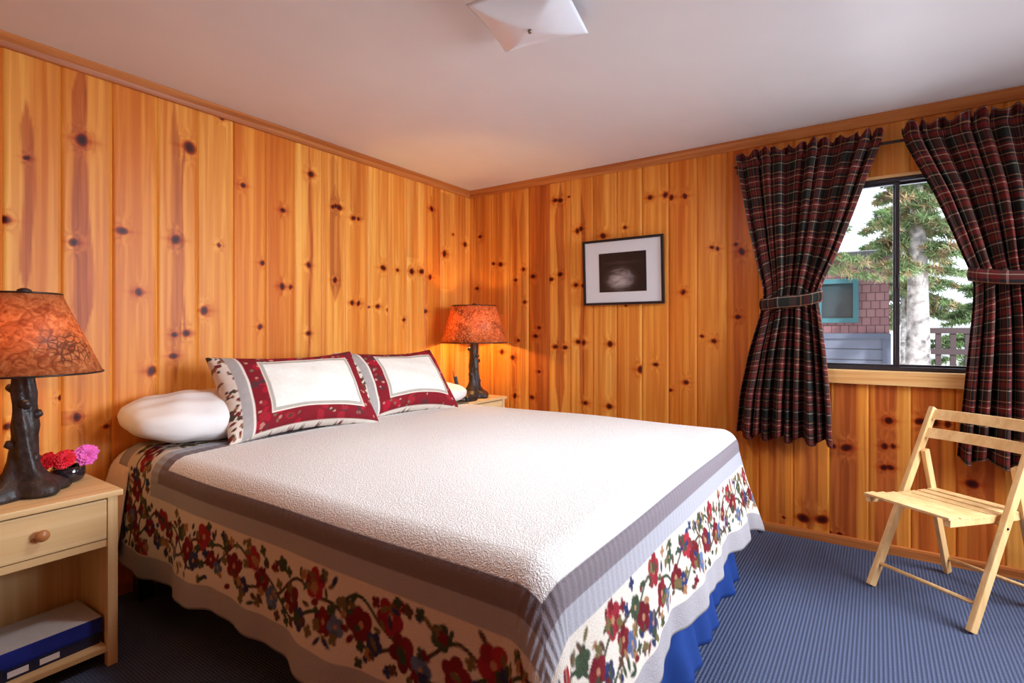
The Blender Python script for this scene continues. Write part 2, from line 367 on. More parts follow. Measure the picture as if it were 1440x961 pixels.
def board_grid(s0, s1, first, pitch, step, zs, knots, streaks, seed, refz=.0):
    """columns along the wall (s), rows z -> P(s,depth,z), attribute array. depth<0 = into the groove"""
    seams = []
    s = first
    while s > s0: seams.append(s); s -= pitch
    seams = np.array(seams)
    cols = np.arange(s0, s1, step).tolist() + [s1]
    for q in seams: cols = [c for c in cols if abs(c-q) > .013] + [q-.011, q-.0055, q-.0016, q, q+.0016, q+.0055, q+.011]
    cols = np.array(sorted(set(c for c in cols if s0 <= c <= s1)))
    S, Z = np.meshgrid(cols, zs, indexing='ij')
    dist = np.min(np.abs(cols[:, None]-seams[None, :]), axis=1)
    depth = np.where(dist < .0014, -.007, np.where(dist < .004, -.005, np.where(dist < .008, -.0015, 0)))
    D = np.repeat(depth[:, None], len(zs), 1)
    for q in seams[::2]:
        depth = np.where(np.abs(cols-(q+.030)) < step*.55, np.minimum(depth, -.0022), depth)
    rs = np.random.default_rng(seed)
    bi = np.searchsorted(np.sort(seams), cols); rb = rs.random(len(seams)+2)
    A = np.zeros(S.shape+(4,))
    A[..., 1] = (.15+.85*rb[bi])[:, None]
    K = np.zeros(S.shape); W = np.zeros(S.shape)
    ks = list(knots)
    for (a, z, r) in ks:
        r *= .56
        i0, i1 = np.searchsorted(cols, [a-.10, a+.10]); j0, j1 = np.searchsorted(zs, [z-.26, z+.26])
        dx = S[i0:i1, j0:j1]-a; dz = Z[i0:i1, j0:j1]-z
        e = rs.uniform(.8, 1.25); th = rs.uniform(-.4, .4)
        d = np.hypot((dx*math.cos(th)+dz*math.sin(th))/(r*e), (-dx*math.sin(th)+dz*math.cos(th))/(r/e))
        kk = np.clip(1.55-d*.75, 0, 1)**1.3
        halo = .24*np.exp(-((dx/(r*2.4))**2+(dz/(r*1.7))**2)) + .20*np.exp(-((dx/(r*4))**2+(dz/(r*.6))**2))
        same = (np.abs(bi[i0:i1] - bi[min(np.searchsorted(cols, a), len(cols)-1)]) == 0)[:, None]
        K[i0:i1, j0:j1] = np.maximum(K[i0:i1, j0:j1], np.maximum(kk, halo)*same)
        W[i0:i1, j0:j1] += np.sign(dx)*np.exp(-(dx/(r*2.5))**2-(dz/(r*3.2))**2)*same*1.0
    B = np.zeros(S.shape)
    for (a, hw, z0, z1, st) in streaks:
        ph = rs.uniform(0, 6)
        wn = 1.0 if hw < .045 else .35
        c = a + wn*(.007*np.sin(Z*5+ph) + .003*np.sin(Z*13+ph*2))
        zz = (Z-z0)/(z1-z0); tp = np.clip(zz*7, 0, 1)*np.clip((1-zz)*7, 0, 1)
        if hw > .045: tp = np.ones_like(tp)*((zz > 0) & (zz < 1))
        wd = hw*(.85+.15*wn*np.sin(Z*5+ph))*np.maximum(tp, .05)
        v = np.clip((wd-np.abs(S-c))/.006+.5, 0, 1)*st*(tp > 0)
        bd = bi[min(np.searchsorted(cols, a), len(cols)-1)]
        v *= (bi == bd)[:, None]
        B = np.maximum(B, v)
    A[..., 0] = K; A[..., 2] = B; A[..., 3] = W
    return S, D, Z, A, cols
def rand_knots(s0, s1, z0, z1, n, seed):
    rs = np.random.default_rng(seed)
    return [(rs.uniform(s0, s1), rs.uniform(z0, z1), rs.uniform(.012, .026)) for _ in range(n)]
zs = np.arange(0, H+.001, .0068)
# headboard wall (plane y = 0)
s_lo = LEFT_X
S, D, Z, A, _ = board_grid(s_lo, 0, -.1750, .1785, .0075, zs, KL+rand_knots(-4.1, -2.95, .1, 2.2, 22, 3)+rand_knots(-2.9, -.1, .1, .75, 22, 4), SL, 11)
P = np.stack([S, -D, Z], -1)
tag(grid_mesh('wall_headboard', P, {'pine': A}, m=M['wall'], smooth=False, extra=[(s_lo, .15, .02, .15, 0, H)]), kind='structure')
# window wall (plane x = 0)
WY0, WY1, WZ0, WZ1 = -3.34, -2.40, .962, 1.985
zw = np.array(sorted(set(np.round(np.append(zs[(abs(zs-WZ0) > .003) & (abs(zs-WZ1) > .003)], [WZ0, WZ1]), 5))))
S, D, Z, A, cols = board_grid(REAR_Y, 0, -.0380, .1805, .0075, zw, KR+rand_knots(-4.3, -3.45, .1, 2.2, 16, 8), SR, 23)
# snap the columns nearest to the opening onto it
for e in (WY0, WY1):
    i = np.argmin(abs(cols-e)); S[i, :] = e; cols[i] = e
P = np.stack([-D, S, Z], -1)
cs = (S[:-1, 0]+S[1:, 0])/2; cz = (Z[0, :-1]+Z[0, 1:])/2
mask = ~(((cs > WY0) & (cs < WY1))[:, None] & ((cz > WZ0) & (cz < WZ1))[None, :])
tag(grid_mesh('wall_window', P[::1], {'pine': A}, m=M['wall'], smooth=False, mask=mask,
    extra=[(.0, .15, REAR_Y, WY0, 0, H), (.0, .15, WY1, .15, 0, H), (.0, .15, WY0, WY1, 0, WZ0), (.0, .15, WY0, WY1, WZ1, H)]), kind='structure')
bpy.data.objects['wall_window'].data.update()
# push the backing boxes behind the grooves
me = bpy.data.objects['wall_window'].data; co = np.empty(len(me.vertices)*3, np.float32); me.vertices.foreach_get('co', co); co = co.reshape(-1, 3)
nb = P.shape[0]*P.shape[1]; xx = co[nb:, 0]; xx[xx < .001] = .010; me.vertices.foreach_set('co', co.ravel())
# rear wall and side wall behind the camera
zc = np.array(sorted(set(np.round(np.append(np.arange(0, H+.001, .02), [RW[2], RW[3], H]), 5))))
S, D, Z, A, cols = board_grid(LEFT_X, 0, -.175, .1785, .02, zc, rand_knots(-4.1, -.1, .1, 2.2, 60, 31), [], 41)
for e in RW[:2]:
    i = np.argmin(abs(cols-e)); S[i, :] = e; cols[i] = e
P = np.stack([S, REAR_Y+D, Z], -1)
cs = (S[:-1, 0]+S[1:, 0])/2; cz = (Z[0, :-1]+Z[0, 1:])/2
mask = ~(((cs > RW[0]) & (cs < RW[1]))[:, None] & ((cz > RW[2]) & (cz < RW[3]))[None, :])
y0, y1 = REAR_Y-.12, REAR_Y-.02
tag(grid_mesh('wall_rear', P, {'pine': A}, m=M['wall'], smooth=False, mask=mask,
    extra=[(LEFT_X, RW[0], y0, y1, 0, H), (RW[1], .15, y0, y1, 0, H), (RW[0], RW[1], y0, y1, 0, RW[2]), (RW[0], RW[1], y0, y1, RW[3], H)]), kind='structure')
S, D, Z, A, cols = board_grid(REAR_Y, 0, -.09, .1785, .02, zc, rand_knots(-4.2, -.1, .1, 2.2, 60, 33), [], 43)
P = np.stack([LEFT_X+D, S, Z], -1)
tag(grid_mesh('wall_left', P, {'pine': A}, m=M['wall'], smooth=False, extra=[(LEFT_X-.14, LEFT_X-.02, REAR_Y, .15, 0, H)]), kind='structure')

bm = bmesh.new(); b2(bm, LEFT_X-.14, .15, REAR_Y-.13, .15, -.12, 0)
tag(bmobj('floor', bm, M['carpet']), kind='structure')
bm = bmesh.new(); b2(bm, LEFT_X-.14, .15, REAR_Y-.13, .15, H, H+.12)
tag(bmobj('ceiling', bm, M['ceiling']), kind='structure')
def moulding(name, axis, a, b, prof, m):
    """prof: list of (distance from wall, z)"""
    bm = bmesh.new(); rows = []
    for e in (a, b):
        rows.append([bm.verts.new((e, -d, z) if axis == 'x' else (-d, e, z)) for d, z in prof])
    n = len(prof)
    for k in range(n): bm.faces.new((rows[0][k], rows[0][(k+1) % n], rows[1][(k+1) % n], rows[1][k]))
    bm.faces.new(rows[0][::-1]); bm.faces.new(rows[1]); bmesh.ops.recalc_face_normals(bm, faces=bm.faces)
    return tag(bmobj(name, bm, m), kind='structure')
crown = [(0, H-.052), (.010, H-.052), (.013, H-.046), (.018, H-.030), (.027, H-.018), (.034, H-.010), (.034, H), (0, H)]
moulding('trim_1', 'x', LEFT_X, 0, crown, M['trimX'])
moulding('trim_2', 'y', REAR_Y, -.0, crown, M['trimY'])
base = [(0, 0), (.016, 0), (.016, .036), (.012, .046), (0, .050)]
moulding('baseboard_headboard', 'x', LEFT_X, 0, base, M['trimX'])
moulding('baseboard_window', 'y', REAR_Y, 0, base, M['trimY'])

# ------------------------------------------------------------------ window 1 (slider) with sill
def window(name, yz=True):
    root = empty(name); root['kind'] = 'structure'
    y0, y1, z0, z1 = WY0, WY1, WZ0+.002, WZ1-.002
    bm = bmesh.new(); X0, X1 = .018, .085; t = .022
    b2(bm, X0, X1, y0, y0+t, z0, z1); b2(bm, X0, X1, y1-t, y1, z0, z1)
    b2(bm, X0, X1, y0+t, y1-t, z0, z0+t*.9); b2(bm, X0, X1, y0+t, y1-t, z1-t, z1)
    bmobj('window_frame', bm, M['alu'], root)
    # left sash (nearer the room), right sash behind it; stiles meet at the middle
    mid = -2.868; fr = []
    for k, (a, b, x) in enumerate(((mid-.012, y1-t, .030), (y0+t, mid+.016, .058))):
        bm = bmesh.new(); s = .016; za, zb = z0+t*.9, z1-t
        b2(bm, x, x+.022, a, a+s*1.2, za, zb, .002); b2(bm, x, x+.022, b-s, b, za, zb, .002)
        b2(bm, x, x+.022, a+s*1.2, b-s, za, za+s*.7); b2(bm, x, x+.022, a+s*1.2, b-s, zb-s*.8, zb)
        sash = bmobj('sash', bm, M['alu'], root)
        bm = bmesh.new(); b2(bm, x+.009, x+.013, a+s, b-s*.5, za+.005, zb-.005); bmobj('pane', bm, M['glass'], sash)
    bm = bmesh.new(); b2(bm, .020, .032, mid-.008, mid+.008, 1.40, 1.47, .003); bmobj('latch', bm, M['black'], root)
    # pine head jamb and side jambs
    bm = bmesh.new()
    b2(bm, -.002, .02, y0-.0, y1, z1-.001, z1+.012)
    bmobj('head_jamb', bm, M['sill'], root)
    bm = bmesh.new(); b2(bm, -.034, .02, y0-.07, y1+.07, .888, .962, .004)
    s = bmobj('window_sill', bm, M['sill'], root)
    return root
window('window_1')
# rear window, white frame and glass
root = empty('window_2'); root['kind'] = 'structure'
bm = bmesh.new(); x0, x1, z0, z1 = RW; y0, y1 = REAR_Y-.09, REAR_Y-.04; t = .04
b2(bm, x0, x0+t, y0, y1, z0, z1); b2(bm, x1-t, x1, y0, y1, z0, z1); b2(bm, x0, x1, y0, y1, z0, z0+t); b2(bm, x0, x1, y0, y1, z1-t, z1); b2(bm, (x0+x1)/2-.02, (x0+x1)/2+.02, y0, y1, z0, z1)
bmobj('window_frame', bm, M['alu'], root)
bm = bmesh.new(); b2(bm, x0+t, x1-t, REAR_Y-.068, REAR_Y-.062, z0+t, z1-t); bmobj('pane', bm, M['glass'], root)

# ------------------------------------------------------------------ bed
XC, AH, YF, TOP = -1.545, .955, -2.225, .672
RR = .085
def quilt_profile(s, flare):
    q = RR*PI/2
    o = np.where(s < q, RR*np.sin(np.minimum(s, q)/RR), RR + (s-q)*flare)
    d = np.where(s < q, RR*(1-np.cos(np.minimum(s, q)/RR)), RR + (s-q)*math.sqrt(1-flare**2))
    return o, d
def drape(U, V, top=TOP, lift=0.0, hemlen=.50):
    """U across from the bed's middle, V distance from the head towards the foot (both flat cloth metres)."""
    a = AH-RR; b = -YF-RR
    du = np.maximum(np.abs(U)-a, 0); dv = np.maximum(V-b, 0); sg = np.sign(U)
    r = np.hypot(du, dv); th = np.arctan2(dv, du)
    rmax = hemlen/np.maximum(np.cos(th), np.sin(th))
    k = np.clip(r/np.maximum(rmax, 1e-6), 0, 1)
    corner = (du > 0) & (dv > 0)
    r2 = np.where(corner, r*(1-(1-hemlen/rmax)*k**2*.8), r)
    s2t = np.sin(2*th)
    flare = .06 + .10*s2t*corner + .06*(sg > 0)*(np.sin(th)**2)
    o, d = quilt_profile(r2, 0.0)
    q = RR*PI/2; ss = np.maximum(r2-q, 0)
    fl = .05 + .07*(dv > 0)*np.sin(th)**2 + .14*s2t*corner
    # folds along the hanging sides, deeper towards the hem
    side = np.where(dv >= du, U, V)
    amp = np.clip(ss/.38, 0, 1)**1.5
    waves = amp*(.016*np.sin(side*9+.6)+.010*np.sin(side*17+1.7)+.004*np.sin(side*41))*np.where(corner, np.cos(2*th)**2, 1)
    nose = corner*amp*(.075*np.sin(2*th)**4 + .030*np.sin(6*th)*np.sin(2*th))
    o = o + ss*fl + waves + nose
    d = d - ss*fl*fl*.5
    hem = amp*(.010*np.sin(side*6+2)+.007*np.sin(side*15))
    z = top + lift - d + hem
    x = XC + sg*(np.minimum(np.abs(U), a) + o*np.cos(th))
    y = -(np.minimum(V, b) + o*np.sin(th))
    # slight crown and softness of the top
    puff = .028*(1-np.clip(np.abs(U)/AH, 0, 1)**3)*(1-np.clip(np.abs(V-1.1)/1.3, 0, 1)**3)
    z = z + puff + .004*np.sin(U*6.1+V*2)*np.sin(V*5.3) + .012*np.clip(U/AH, 0, 1)*np.clip(V/1.0, 0, 1)*np.where(r2 > q*.9, np.clip(1-(r2-q*.9)/.2, 0, 1), 1)
    return np.stack([x, y, np.maximum(z, .012)], -1)

# bed: box spring, mattress, skirt
bed = empty('bed', (XC, -1.12, 0), 0, 'king-size bed with a royal blue bed skirt against the headboard wall', 'bed')
def rel(o, root): o.location = (o.location - root.location); return o
def padded(name, x0, x1, y0, y1, z0, z1, bev, m, parent):
    bm = bmesh.new(); b2(bm, x0, x1, y0, y1, z0, z1)
    bmesh.ops.bevel(bm, geom=list(bm.edges), offset=bev, segments=5, affect='EDGES')
    return rel(bmobj(name, bm, m, parent, True), parent)
padded('box_spring', -2.47, -.67, -2.17, -.03, .16, .36, .03, M['white_fabric'], bed)
padded('mattress', -2.485, -.605, -2.20, -.03, .36, .640, .06, M['sheet'], bed)
for lx in (-2.42, -1.545, -.68):
    for ly in (-.12, -2.1):
        bm = bmesh.new(); b2(bm, lx-.03, lx+.03, ly-.03, ly+.03, 0, .16, .004); rel(bmobj('leg', bm, M['black'], bed), bed)
# skirt: pleated cloth hung from the box spring on foot and right side
path = [(-.66, -.05), (-.66, -2.08), (-.69, -2.15), (-.76, -2.185), (-2.44, -2.185)]
pts = []
for (ax, ay), (bx, by) in zip(path, path[1:]):
    n = max(2, int(math.hypot(bx-ax, by-ay)/.006))
    for i in range(n): pts.append((ax+(bx-ax)*i/n, ay+(by-ay)*i/n))
pts = np.array(pts); nrm = np.gradient(pts, axis=0); nrm = np.stack([nrm[:, 1], -nrm[:, 0]], 1); nrm /= np.linalg.norm(nrm, axis=1)[:, None]; nrm *= -1
arc = np.r_[0, np.cumsum(np.hypot(*np.diff(pts, axis=0).T))]
hz = np.linspace(0.004, .36, 22)
Pk = np.zeros((len(pts), len(hz), 3))
cen = np.array([XC, -1.1]); sgn = np.sign(((pts-cen)*nrm).sum(1)); nrm *= sgn[:, None]
for j, z in enumerate(hz):
    k = 1-z/.36
    off = k**1.3*(.060 + .020*np.sin(arc*19+.7)+.012*np.sin(arc*43+1.2)+.02*np.sin(arc*7))
    Pk[:, j, :2] = pts + nrm*off[:, None]; Pk[:, j, 2] = z
o = grid_mesh('bed_skirt', Pk, m=M['skirt'], parent=bed); rel(o, bed)
so = o.modifiers.new('thick', 'SOLIDIFY'); so.thickness = .003

# cream sheet showing at the head, left of the quilt
U = np.linspace(-1.33, -.3, 60); V = np.linspace(.02, .20, 14)
UU, VV = np.meshgrid(U, V, indexing='ij')
Ps = drape(UU, VV, top=TOP-.022, hemlen=.5)
dr = np.clip((np.abs(UU)-AH+.02)/.35, 0, 1)
Ps[..., 0] -= dr*.065*(1-(VV-.02)/.3); Ps[..., 2] -= .004
o = grid_mesh('bed_sheet', Ps, m=M['sheet']); so = o.modifiers.new('thick', 'SOLIDIFY'); so.thickness = .004; so.offset = -1
tag(o, 'cream sheet hanging out at the head of the bed beside the nightstand', 'sheet')

# ---- quilt with painted (printed) border
DK, LG, CR, HM = (.20, .17, .185), (.40, .39, .42), (.86, .80, .72), (.34, .31, .31)
WU = AH+.435; HV = -YF+.44; V0 = .085
gi = lambda a, b, s: np.arange(a, b, s)
us = np.linspace(-WU, WU, 592)
vs_ = np.linspace(V0, HV, 560)
UU, VV = np.meshgrid(us, vs_, indexing='ij')
# distance inward from the quilt's own edge
e = np.minimum(np.minimum(WU-np.abs(UU), HV-VV), VV-V0)
paint = np.zeros(UU.shape+(4,)); paint[..., :3] = (.90, .88, .84); paint[..., 3] = 1
B_HEM, B_FLO, B_LG, B_DK = .086, .318, .364, .434
hangU = np.minimum(WU-np.abs(UU), np.minimum(HV-VV, VV-V0))
def setc(mask_, c, al): paint[mask_, :3] = c; paint[mask_, 3] = al
setc(e < B_DK, DK, .15); setc(e < B_DK-.008, (.22, .185, .20), .15)
setc(e < B_LG+.012, LG, .15)
setc(e < B_LG-.0, LG, .15)
setc(e < B_FLO, (.74, .66, .56), .25); setc(e < B_HEM, (.40, .37, .38), .4)
setc(e < .008, (.22, .20, .21), .1)
# quilting pleats across the grey band: slim lighter/darker weave bars are part of the print
def stamp(u, v, ru, rv, th, c):
    R_ = max(ru, rv)*1.3
    i0, i1 = np.searchsorted(us, [u-R_, u+R_]); j0, j1 = np.searchsorted(vs_, [v-R_, v+R_])
    if i0 >= i1 or j0 >= j1: return
    dx = UU[i0:i1, j0:j1]-u; dy = VV[i0:i1, j0:j1]-v
    x = dx*math.cos(th)+dy*math.sin(th); y = -dx*math.sin(th)+dy*math.cos(th)
    k = np.sqrt((x/ru)**2+(y/rv)**2)
    al = np.clip((1-k)*min(ru, rv)/.0034+.5, 0, 1)
    ok = (al > 0) & (e[i0:i1, j0:j1] > B_HEM+.006) & (e[i0:i1, j0:j1] < B_FLO-.004)
    sub = paint[i0:i1, j0:j1]; sub[ok, :3] = sub[ok, :3]*(1-al[ok, None]) + np.array(c)*al[ok, None]
rs = np.random.default_rng(17)
BUR, RED, NAV, GRN, OLV, BLU, TAN, ROS = (.16, .012, .018), (.28, .02, .03), (.030, .035, .105), (.045, .065, .035), (.16, .12, .045), (.09, .13, .24), (.35, .17, .08), (.42, .08, .11)
def strip(f, length):
    """f(s,t) -> (u,v), angle basis; t from 0 (inner) to 1 (hem)"""
    s = 0; k = 0; Wd = B_FLO-B_HEM
    # vine
    for a in np.arange(0, length, .006):
        for ph, am, cc in ((0, .26, GRN), (2.2, .20, (.07, .05, .03))):
            t = .5 + am*math.sin(a*11+ph) + .06*math.sin(a*31+ph)
            u, v = f(a, t*Wd); stamp(u, v, .0055, .0055, 0, cc)
    while s < length:
        c = [BUR, NAV, RED, BUR, BLU, GRN][k % 6]
        t = .5+.24*math.sin(k*2.1)+rs.uniform(-.08, .08); R0 = rs.uniform(.019, .027)*(1.25 if c in (BUR, RED) else .95)
        if c is GRN: R0 *= .9
        np_ = 5; a0 = rs.uniform(0, 6)
        for p in range(np_):
            a = a0+2*PI*p/np_; u, v = f(s+R0*.85*math.cos(a), t*Wd+R0*.85*math.sin(a))
            sh = rs.uniform(.8, 1.3)
            stamp(u, v, R0*.72, R0*.62, rs.uniform(0, 3), tuple(q*sh for q in c))
        u, v = f(s, t*Wd); stamp(u, v, R0*.3, R0*.3, 0, (.45, .22, .12))
        s += rs.uniform(.045, .062); k += 1
    # leaves, buds and small blossoms to both sides
    for a in np.arange(0, length, .0065):
        t = rs.uniform(.08, .94); c = [GRN, OLV, BUR, TAN, GRN, (.10, .05, .03), OLV, NAV][rs.integers(8)]
        if .35 < t < .65 and rs.random() < .5: continue
        u, v = f(a, t*Wd); th = rs.uniform(0, 3.1)
        stamp(u, v, rs.uniform(.011, .020), rs.uniform(.006, .010), th, c)
        if rs.random() < .35:
            for p in range(4):
                an = th+p*PI/2; uu, vv = f(a+.011*math.cos(an), t*Wd+.011*math.sin(an)); stamp(uu, vv, .008, .0065, an, c)
strip(lambda s, t: (-WU+B_FLO-t, V0+s), HV-V0)          # left side
strip(lambda s, t: (WU-B_FLO+t, V0+s), HV-V0)           # right side
strip(lambda s, t: (-WU+s, HV-B_FLO+t), 2*WU)           # foot
strip(lambda s, t: (-WU+s, V0+B_FLO-t), 2*WU)           # head
Pq = drape(UU, VV)
# quilting relief: pleats across the grey band, cushions elsewhere
inG = ((e < B_DK) & (e > B_FLO))
along = np.where((WU-np.abs(UU)) < np.minimum(HV-VV, VV-V0), VV, UU)
rel_h = np.where(inG, .0008*np.sin(along*2*PI/.030+1.5*np.sin(along*9)), 0)
Pq[..., 2] += rel_h; Pq[..., 0] += np.sign(UU)*rel_h*(np.abs(UU) > AH-.05)
Pq[..., 1] -= rel_h*(VV > -YF-.05)
# the hem is turned under: extra rows step back behind the cloth so the edge shows its thickness
def turned(P_, PT_, UV_):
    for ax in (0, 1):
        for side in (0, -1):
            if ax == 1 and side == 0: pass
            E_ = np.take(P_, [side], axis=ax); I_ = np.take(P_, [6 if side == 0 else -7], axis=ax)
            c_ = np.array([XC, -1.1, 0]); inw = c_-E_; inw[..., 2] = 0; inw /= np.linalg.norm(inw, axis=-1, keepdims=True)
            top_e = np.abs(E_[..., 2:3]-I_[..., 2:3]) < .010
            dirn = np.where(top_e, np.array([0, 0, -1.0]), inw)
            R1 = E_*.999+I_*.001 + dirn*.006 + (E_-I_)*.04; R2 = E_ + dirn*.011; R3 = I_ + dirn*.012
            pt = np.take(PT_, [side], axis=ax); uv_ = np.take(UV_, [side], axis=ax)
            if side == 0: P_ = np.concatenate([R3, R2, R1, P_], ax); PT_ = np.concatenate([pt]*3+[PT_], ax); UV_ = np.concatenate([uv_]*3+[UV_], ax)
            else: P_ = np.concatenate([P_, R1, R2, R3], ax); PT_ = np.concatenate([PT_]+[pt]*3, ax); UV_ = np.concatenate([UV_]+[uv_]*3, ax)
    return P_, PT_, UV_
M['quilt'] = attr_mat('floral_bordered_quilt', .92, .6, 150, tint=.07)
Pq, PT, UVq = turned(Pq, paint, np.stack([UU, VV], -1))
q = grid_mesh('quilt', Pq, {'paint': PT}, uv=UVq, m=M['quilt'])
tag(q, 'cream quilt with grey bands and a floral vine border spread over the bed', 'quilt')

# ------------------------------------------------------------------ pillows
def pillow_mesh(name, W_, Hh, T, n=70, m_=None, paintf=None, mat_=None, ears=.07, seed=0, parent=None, power=.42, wr=.004, rnd=0, sag=1.3):
    u = np.linspace(-1, 1, n); v = np.linspace(-1, 1, n)
    Ug, Vg = np.meshgrid(u, v, indexing='ij')
    rs = np.random.default_rng(seed); ph = rs.uniform(0, 6, 6)
    out_ = []
    for sgn_ in (1, -1):
        x = W_/2*Ug*(1-ears*(1-Vg**2))*np.sqrt(1-rnd*Vg**4/2); y = Hh/2*Vg*(1-ears*sag*(1-Ug**2))*np.sqrt(1-rnd*Ug**4/2)
        t = ((1-Ug**2)*(1-Vg**2)).clip(0)**power*T/2
        t = t*(1+.06*np.sin(Ug*3+ph[0])*np.sin(Vg*3+ph[1])) + wr*(np.sin(Ug*9+Vg*4+ph[2])*np.sin(Vg*8-Ug*3+ph[3]))*(1-np.maximum(abs(Ug), abs(Vg))**8)
        out_.append(np.stack([x, y, sgn_*np.maximum(t, 0)], -1))
    front, back = out_
    P_ = np.concatenate([front, back[::-1][1:-1]], 0)   # wrap around u
    UV = np.concatenate([np.stack([Ug, Vg], -1), np.stack([Ug, Vg], -1)[::-1][1:-1]], 0)
    isf = np.concatenate([np.ones(Ug.shape), np.zeros(Ug.shape)[1:-1]], 0)
    at_ = {'paint': paintf(UV, isf)} if paintf else None
    o = grid_mesh(name, P_, at_, uv=UV*np.array([W_/2, Hh/2]), m=mat_, closed_u=True, parent=parent)
    bm = bmesh.new(); bm.from_mesh(o.data); bmesh.ops.remove_doubles(bm, verts=bm.verts, dist=.0004); bm.to_mesh(o.data); bm.free()
    return o
def place(o, origin, right, up):
    right = Vector(right).normalized(); up = Vector(up); up = (up-right*up.dot(right)).normalized(); nn = right.cross(up)
    Mx = Matrix((right, up, nn)).transposed().to_4x4(); Mx.translation = Vector(origin); o.matrix_world = Mx
    return o
o = pillow_mesh('pillow', .67, .46, .205, mat_=M['white_fabric'], seed=2, wr=.006, power=.40, ears=.0, rnd=.75)
place(o, (-2.195, -.235, .790), (1, -.07, -.02), (.0, 1, .10))
tag(o, 'white sleeping pillow at the left head of the bed beside the nightstand', 'pillow', 'white sleeping pillows')
o = pillow_mesh('pillow', .70, .44, .15, mat_=M['white_fabric'], seed=5, wr=.005, power=.40, ears=.0, rnd=.75)
place(o, (-.84, -.25, .755), (1, -.02, 0), (0, 1, .10))
tag(o, 'white sleeping pillow on the right, its tip showing beside the phone', 'pillow', 'white sleeping pillows')

def sham_paint(W_, Hh, seed):
    def f(UV, isf):
        rs = np.random.default_rng(seed)
        X = UV[..., 0]*W_/2; Y = UV[..., 1]*Hh/2
        A_ = np.zeros(X.shape+(4,)); A_[..., :3] = (.80, .70, .60); A_[..., 3] = .1
        eL = np.where(X < 0, W_/2+X, W_/2-X+.098); eY = Hh/2-np.abs(Y)
        # backing and side strip: floral on cream
        def blobs(n, sx, sy, r0, r1, cols_, region):
            for _ in range(n):
                cx, cy = rs.uniform(-sx, sx), rs.uniform(-sy, sy); r = rs.uniform(r0, r1); a = rs.uniform(0, 3); q = rs.uniform(.5, 1)
                dx, dy = X-cx, Y-cy; k = ((dx*math.cos(a)+dy*math.sin(a))/r)**2+((-dx*math.sin(a)+dy*math.cos(a))/(r*q))**2
                mk = (k < 1) & region; A_[mk, :3] = cols_[rs.integers(len(cols_))]
        side_ = (eL < .052) | (isf < .5)
        blobs(700, W_/2, Hh/2, .006, .013, [(.13, .05, .03), (.20, .03, .03), (.08, .06, .04), (.30, .14, .07)], side_)
        gz = (isf > .5) & (eL < .096) & (eL >= .052); A_[gz, :3] = (.42, .39, .37)
        pz = (isf > .5) & (eL < .106) & (eL >= .096); A_[pz, :3] = (.85, .75, .66)
        pz = (isf > .5) & (eY < .006); A_[pz & (eL > .096), :3] = (.85, .75, .66)
        rz = (isf > .5) & (eL >= .106) & (eY >= .006); A_[rz, :3] = (.22, .014, .022)
        blobs(90, W_/2, Hh/2, .016, .028, [(.40, .012, .03), (.34, .02, .03), (.11, .03, .035)], rz)
        blobs(150, W_/2, Hh/2, .006, .011, [(.55, .32, .24), (.48, .20, .16), (.10, .04, .035), (.20, .13, .08)], rz)
        eX = eL-.106; ey = eY-.006
        c0 = (isf > .5) & (eX > .068) & (ey > .062); A_[c0, :3] = (.85, .72, .62)
        c1 = (isf > .5) & (eX > .076) & (ey > .070); A_[c1, :3] = (.45, .42, .36)
        c2 = (isf > .5) & (eX > .090) & (ey > .084); A_[c2, :3] = (.84, .82, .74); A_[c2, 3] = .25
        return A_
    return f
M['sham'] = attr_mat('sham_print', .9, .25, 40, tint=.08)
for i, (org, rt, up, lab) in enumerate((
    ((-1.865, -.425, .868), (1, -.16, .012), (.06, .62, .78), 'bordered pillow sham with cream centre, leaning nearest the white pillow'),
    ((-1.190, -.425, .862), (1, -.13, .0), (.06, .62, .78), 'bordered pillow sham with cream centre, leaning nearest the lit far lamp'))):
    W_, Hh = (.74, .70)[i], .475
    o = pillow_mesh('pillow_sham', W_, Hh, .235, n=150, paintf=sham_paint(W_, Hh, 7+i), mat_=M['sham'], seed=10+i, sag=3.4, ears=.065, power=.40, wr=.003)
    place(o, org, rt, up); tag(o, lab, 'pillow', 'bordered pillow shams')

